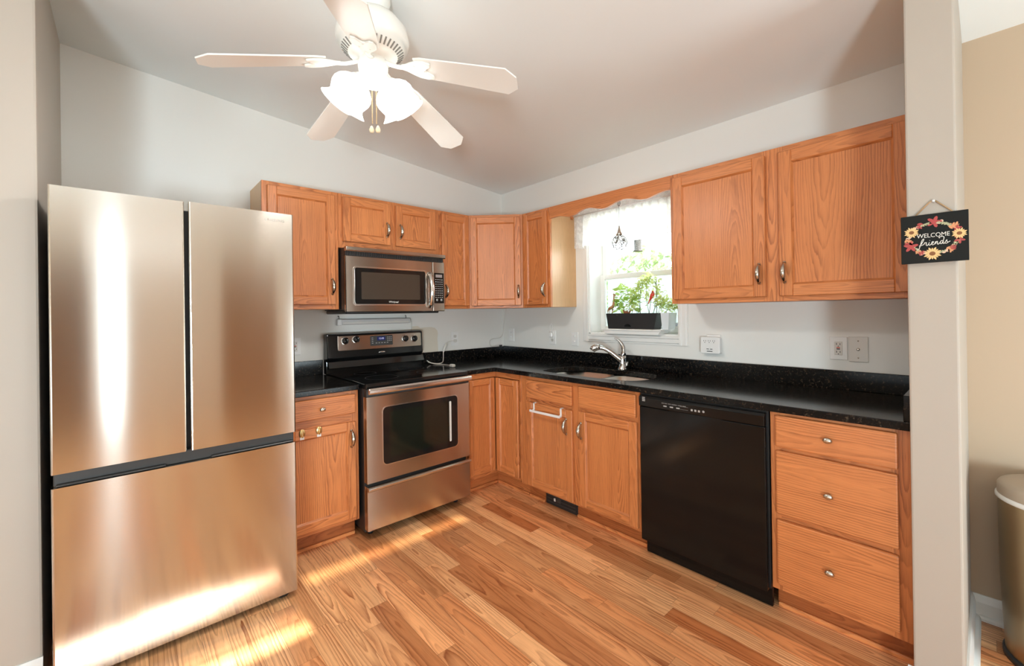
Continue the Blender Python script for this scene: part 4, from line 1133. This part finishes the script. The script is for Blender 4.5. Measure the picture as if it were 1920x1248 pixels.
# cardinal pick
t = thing('cardinal_pick', 'red cardinal bird on a thin stick standing in the black planter', 'figurine', (.01, -1.6, 1.30))
b = MB(); bx_ = -.012
b.tube([(bx_, -1.572, 1.400), (bx_, -1.580, 1.412), (bx_, -1.590, 1.428), (bx_, -1.597, 1.442), (bx_, -1.602, 1.452), (bx_, -1.600, 1.463), (bx_, -1.597, 1.472)], [.003, .006, .0125, .0145, .0115, .0085, .001], 12)
b.tube([(bx_, -1.585, 1.420), (bx_, -1.572, 1.396), (bx_, -1.562, 1.378)], [.005, .0045, .002], 8)
b.build('body', REDB, t)
b = MB(); b.tube([(bx_ - .006, -1.606, 1.455), (bx_ - .012, -1.612, 1.453)], [.004, .001], 7); b.build('beak', ORGL, t)
b = MB(); b.ball((bx_ - .007, -1.603, 1.455), .005, (.8, 1, 1), seg=8); b.build('mask', BLACKM, t)
b = MB(); b.tube([(bx_, -1.590, 1.425), (bx_ + .006, -1.575, 1.36), (.0, -1.560, 1.297)], .0018, 6); b.build('stick', WIRE, t)

# ------------------------------------------------------------------ welcome sign
MS = faceB(PX - .012)
t = thing('welcome_sign', 'black floral welcome sign hanging by twine on the cream partition end', 'sign', (PX - .02, -3.03, 1.56))
b = MB(MS); b.box(2.949, 3.110, -.006, .006, 1.482, 1.644, .001); b.build('board', BOARD, t)
b = MB(MS); b.tube([(2.985, .004, 1.643), (3.020, .004, 1.684), (3.026, .004, 1.688)], .0022, 7); b.tube([(3.034, .004, 1.688), (3.07, .004, 1.650), (3.074, .004, 1.643)], .0022, 7); b.build('twine', TWINE, t)
b = MB(MS); b.tube([(3.030, .014, 1.686), (3.030, -.002, 1.688)], .004, 10); b.build('nail', WHITEP, t)
SC = Vector((3.0295, 1.563))


def flat(b, pts, y=-.0072): b.prism(pts, y, -.0055, 'y')


def ell(cx, cz, rx, rz, ang, n=10):
    return [(cx + rx * math.cos(2 * math.pi * k / n) * math.cos(ang) - rz * math.sin(2 * math.pi * k / n) * math.sin(ang), cz + rx * math.cos(2 * math.pi * k / n) * math.sin(ang) + rz * math.sin(2 * math.pi * k / n) * math.cos(ang)) for k in range(n)]


def sunflower(cx, cz, r):
    b = MB(MS)
    for k in range(16):
        a = 2 * math.pi * k / 16; rr = r * (1 if k % 2 else .86)
        flat(b, [(cx + .3 * r * math.cos(a - .2), cz + .3 * r * math.sin(a - .2)), (cx + .75 * rr * math.cos(a - .17), cz + .75 * rr * math.sin(a - .17)), (cx + rr * math.cos(a), cz + rr * math.sin(a)), (cx + .75 * rr * math.cos(a + .17), cz + .75 * rr * math.sin(a + .17)), (cx + .3 * r * math.cos(a + .2), cz + .3 * r * math.sin(a + .2))], -.0074 - .0001 * (k % 2))
    o = b.build('sunflower', SUNP, t)
    b = MB(MS); flat(b, ell(cx, cz, r * .33, r * .3, 0, 16), -.0080); b.build('flower_centre', SUNC, o)


rs = random.Random(5)
RX, RZ = .0605, .052
for ang, r in ((152, .020), (8, .019), (267, .023)):
    sunflower(SC.x + RX * math.cos(R(ang)), SC.y + RZ * math.sin(R(ang)), r)


def clump(name, ang, m, kind, dr_=1.0, s=1.0):
    b = MB(MS); cx, cz = SC.x + RX * dr_ * math.cos(R(ang)), SC.y + RZ * dr_ * math.sin(R(ang)); a0_ = rs.uniform(0, 6)
    if kind == 'maple':
        for k in range(5): flat(b, ell(cx + .007 * s * math.cos(a0_ + k * 1.256), cz + .007 * s * math.sin(a0_ + k * 1.256), .0075 * s, .0036 * s, a0_ + k * 1.256, 8), -.0071 - .0001 * k)
    elif kind == 'oak':
        for k in range(3):
            for sd_ in (-1, 1): flat(b, ell(cx + (k - 1) * .006 * s * math.cos(a0_) - sd_ * .0035 * s * math.sin(a0_), cz + (k - 1) * .006 * s * math.sin(a0_) + sd_ * .0035 * s * math.cos(a0_), .005 * s, .0024 * s, a0_ + sd_ * 1.0, 8), -.0071 - .0001 * k)
        flat(b, ell(cx, cz, .011 * s, .0018 * s, a0_, 8), -.0075)
    elif kind == 'sprig':
        ta = R(ang + 90)
        for k in range(4):
            px, pz = cx + (k - 1.5) * .006 * s * math.cos(ta), cz + (k - 1.5) * .006 * s * math.sin(ta)
            for sd_ in (-1, 1): flat(b, ell(px + sd_ * .0038 * s * math.cos(ta + sd_ * .9), pz + sd_ * .0038 * s * math.sin(ta + sd_ * 1.3), .0045 * s, .0019 * s, ta + sd_ * 1.0, 8), -.0071 - .0001 * k)
        flat(b, ell(cx, cz, .012 * s, .0005 * s, ta, 8), -.0070)
    else:
        for k in range(2): flat(b, ell(cx + (k - .5) * .007 * s, cz + (k - .5) * .003 * s, .0042 * s, .0038 * s, 0, 10), -.0071 - .0001 * k)
    b.build(name, m, t)


for a_, nm, m_, kd, s_ in ((88, 'red_leaf', REDL, 'maple', 1.35), (122, 'red_leaf', REDL, 'oak', 1.0), (108, 'sage_sprig', SAGE, 'sprig', 1.0), (68, 'sage_sprig', SAGE, 'sprig', 1.1), (52, 'sage_sprig', SAGE, 'sprig', 1.0), (76, 'berry', PINKB, 'berry', 1.2), (40, 'orange_leaf', ORGL, 'oak', 1.25), (27, 'red_leaf', REDL, 'maple', .8),
                            (133, 'orange_leaf', PINKB, 'berry', 1.3), (173, 'berry', PINKB, 'berry', .9), (186, 'orange_leaf', ORGL, 'oak', 1.1), (192, 'red_leaf', REDL, 'maple', .8), (206, 'red_leaf', REDL, 'maple', 1.35), (222, 'sage_sprig', SAGE, 'sprig', 1.1), (233, 'orange_leaf', ORGL, 'oak', .8), (243, 'red_leaf', REDL, 'oak', .9), (246, 'berry', PINKB, 'berry', 1.3),
                            (286, 'sage_sprig', SAGE, 'sprig', .9), (297, 'berry', PINKB, 'berry', 1.2), (308, 'orange_leaf', ORGL, 'oak', 1.0), (318, 'red_leaf', REDL, 'oak', .9), (332, 'sage_sprig', SAGE, 'sprig', 1.3), (346, 'red_leaf', REDL, 'maple', .95)):
    clump(nm, a_, m_, kd, 1.02, s_)
text('WELCOME', 'lettering', LETW, t, MS, 3.0285, 1.572, .0200, d=.0066, space=1.0, sx=.82)
# script word drawn as pen strokes
st_w = [[(0, -.3), (-.1, -.45), (.05, -.5), (.2, 0), (.42, .85), (.62, 1.05), (.55, .75), (.3, .25), (.12, .05), (.35, .12), (.62, .22)],
        [(.62, .22), (.72, .5), (.78, .42), (.9, .46), (.86, .1), (.98, .0), (1.12, .2)],
        [(1.12, .2), (1.2, .46), (1.14, .12), (1.24, .0), (1.4, .18)], [(1.24, .68), (1.27, .72)],
        [(1.4, .18), (1.58, .3), (1.62, .46), (1.5, .46), (1.44, .2), (1.55, .0), (1.75, .12)],
        [(1.75, .05), (1.84, .46), (1.8, .05), (1.95, .42), (2.05, .40), (2.04, .08), (2.14, .0), (2.28, .2)],
        [(2.6, .42), (2.45, .46), (2.32, .22), (2.38, .02), (2.52, .1), (2.66, .5), (2.72, .95), (2.5, 1.08), (2.2, 1.0), (2.3, .86)], [(2.68, .6), (2.62, .1), (2.72, .0), (2.85, .2)],
        [(2.85, .2), (3.02, .52), (3.0, .3), (3.1, .12), (2.95, -.02), (2.82, .06)], [(3.1, .1), (3.35, .25)]]
b = MB(MS)
for s_ in st_w:
    pts = [(2.992 + .0228 * q.x, -.0066, 1.538 + .0225 * q.y + .0012 * q.x) for q in smoothpath([(x_, y_, 0) for x_, y_ in s_], 4)]
    b.tube(pts, .0011, 6)
b.build('script_lettering', LETW, t)

# ------------------------------------------------------------------ trash can by the dining wall
t = thing('trash_can', 'tall bronze steel trash can with taupe lid and white liner by the tan wall', 'trash can', (-.19, -3.335, 0))
MT = Matrix.Translation((-.19, -3.335, 0))
b = MB(MT); b.lathe([(.155, .02), (.157, .025), (.168, .30), (.172, .600), (.170, .603)], seg=48); b.build('body', BIN, t)
b = MB(MT); b.lathe([(.155, 0), (.164, .003), (.164, .020), (.157, .026)], seg=48); b.build('base_ring', BLACKM, t)
b = MB(MT); b.lathe([(.173, .598), (.178, .602), (.178, .612), (.172, .618)], seg=48); b.build('bag_liner', WHITEP, t)
b = MB(MT); b.lathe([(.172, .612), (.173, .616), (.172, .650), (.166, .660), (.150, .666), (0, .672)], seg=48); b.build('lid', BINLID, t)

# ------------------------------------------------------------------ garden outside the sink window
b = MB(); b.box(.2, 30, -16, 22, -.4, -.3); struct(b.build('ground', GRASS))


def tree(x, y, h, rad, label, n, seed):
    r2 = random.Random(seed); t = thing('garden_tree', label, 'tree', (x, y, -.3), 'trees in the garden')
    b = MB(); b.tube([(x, y, -.32), (x + .05, y, h * .35), (x - .05, y + .05, h * .75)], [.16, .12, .05], 8); b.build('trunk', BARK, t)
    b = MB(); global rl; rl = r2
    for k in range(n):
        while True:
            q = Vector((r2.uniform(-1, 1), r2.uniform(-1, 1), r2.uniform(-1, 1)))
            if .35 < q.length < 1: break
        p = Vector((x + q.x * rad, y + q.y * rad, h * .62 + q.z * h * .40))
        leaf(b, p, (r2.gauss(0, 1), r2.gauss(0, 1), r2.gauss(0, 1)), .26, .17)
    b.build('foliage', TREEL, t)


tree(9.5, 4.0, 3.3, 1.5, 'pale bushy tree seen through the middle of the sink window', 900, 21)
tree(12.5, 2.4, 4.6, 1.9, 'pale tree seen through the right side of the sink window', 900, 22)
b = MB(); b.box(16, 16.2, -6, 20, -.3, 2.9); struct(b.build('exterior_wall', SIDING))
t = thing('bird_feeder', 'grey domed bird feeder hanging outside behind the lace curtain', 'feeder', (.9, -.93, 2.05))
b = MB(); b.lathe([(.0, .06), (.05, .045), (.085, .01), (.088, .0)], M2=Matrix.Translation((.9, -.93, 2.05)), seg=20, close=False); b.build('dome', simple('feeder_grey', (.12, .12, .12), .5), t)
b = MB(); b.lathe([(.034, 0), (.034, -.14), (.045, -.145), (.045, -.155), (0, -.156)], M2=Matrix.Translation((.9, -.93, 2.05)), seg=16); b.build('seed_tube', GREYD, t)
b = MB(); b.tube([(.9, -.93, 2.10), (.9, -.93, 2.58)], .002, 5); b.build('hanger', WIRE, t)
b = MB(); b.tube([(.199, -.93, 2.50), (.55, -.93, 2.57), (.91, -.93, 2.575)], .008, 8); b.build('bracket_arm', WIRE, t)

for o in list(bpy.data.objects):
    if '_at' in o: del o['_at']
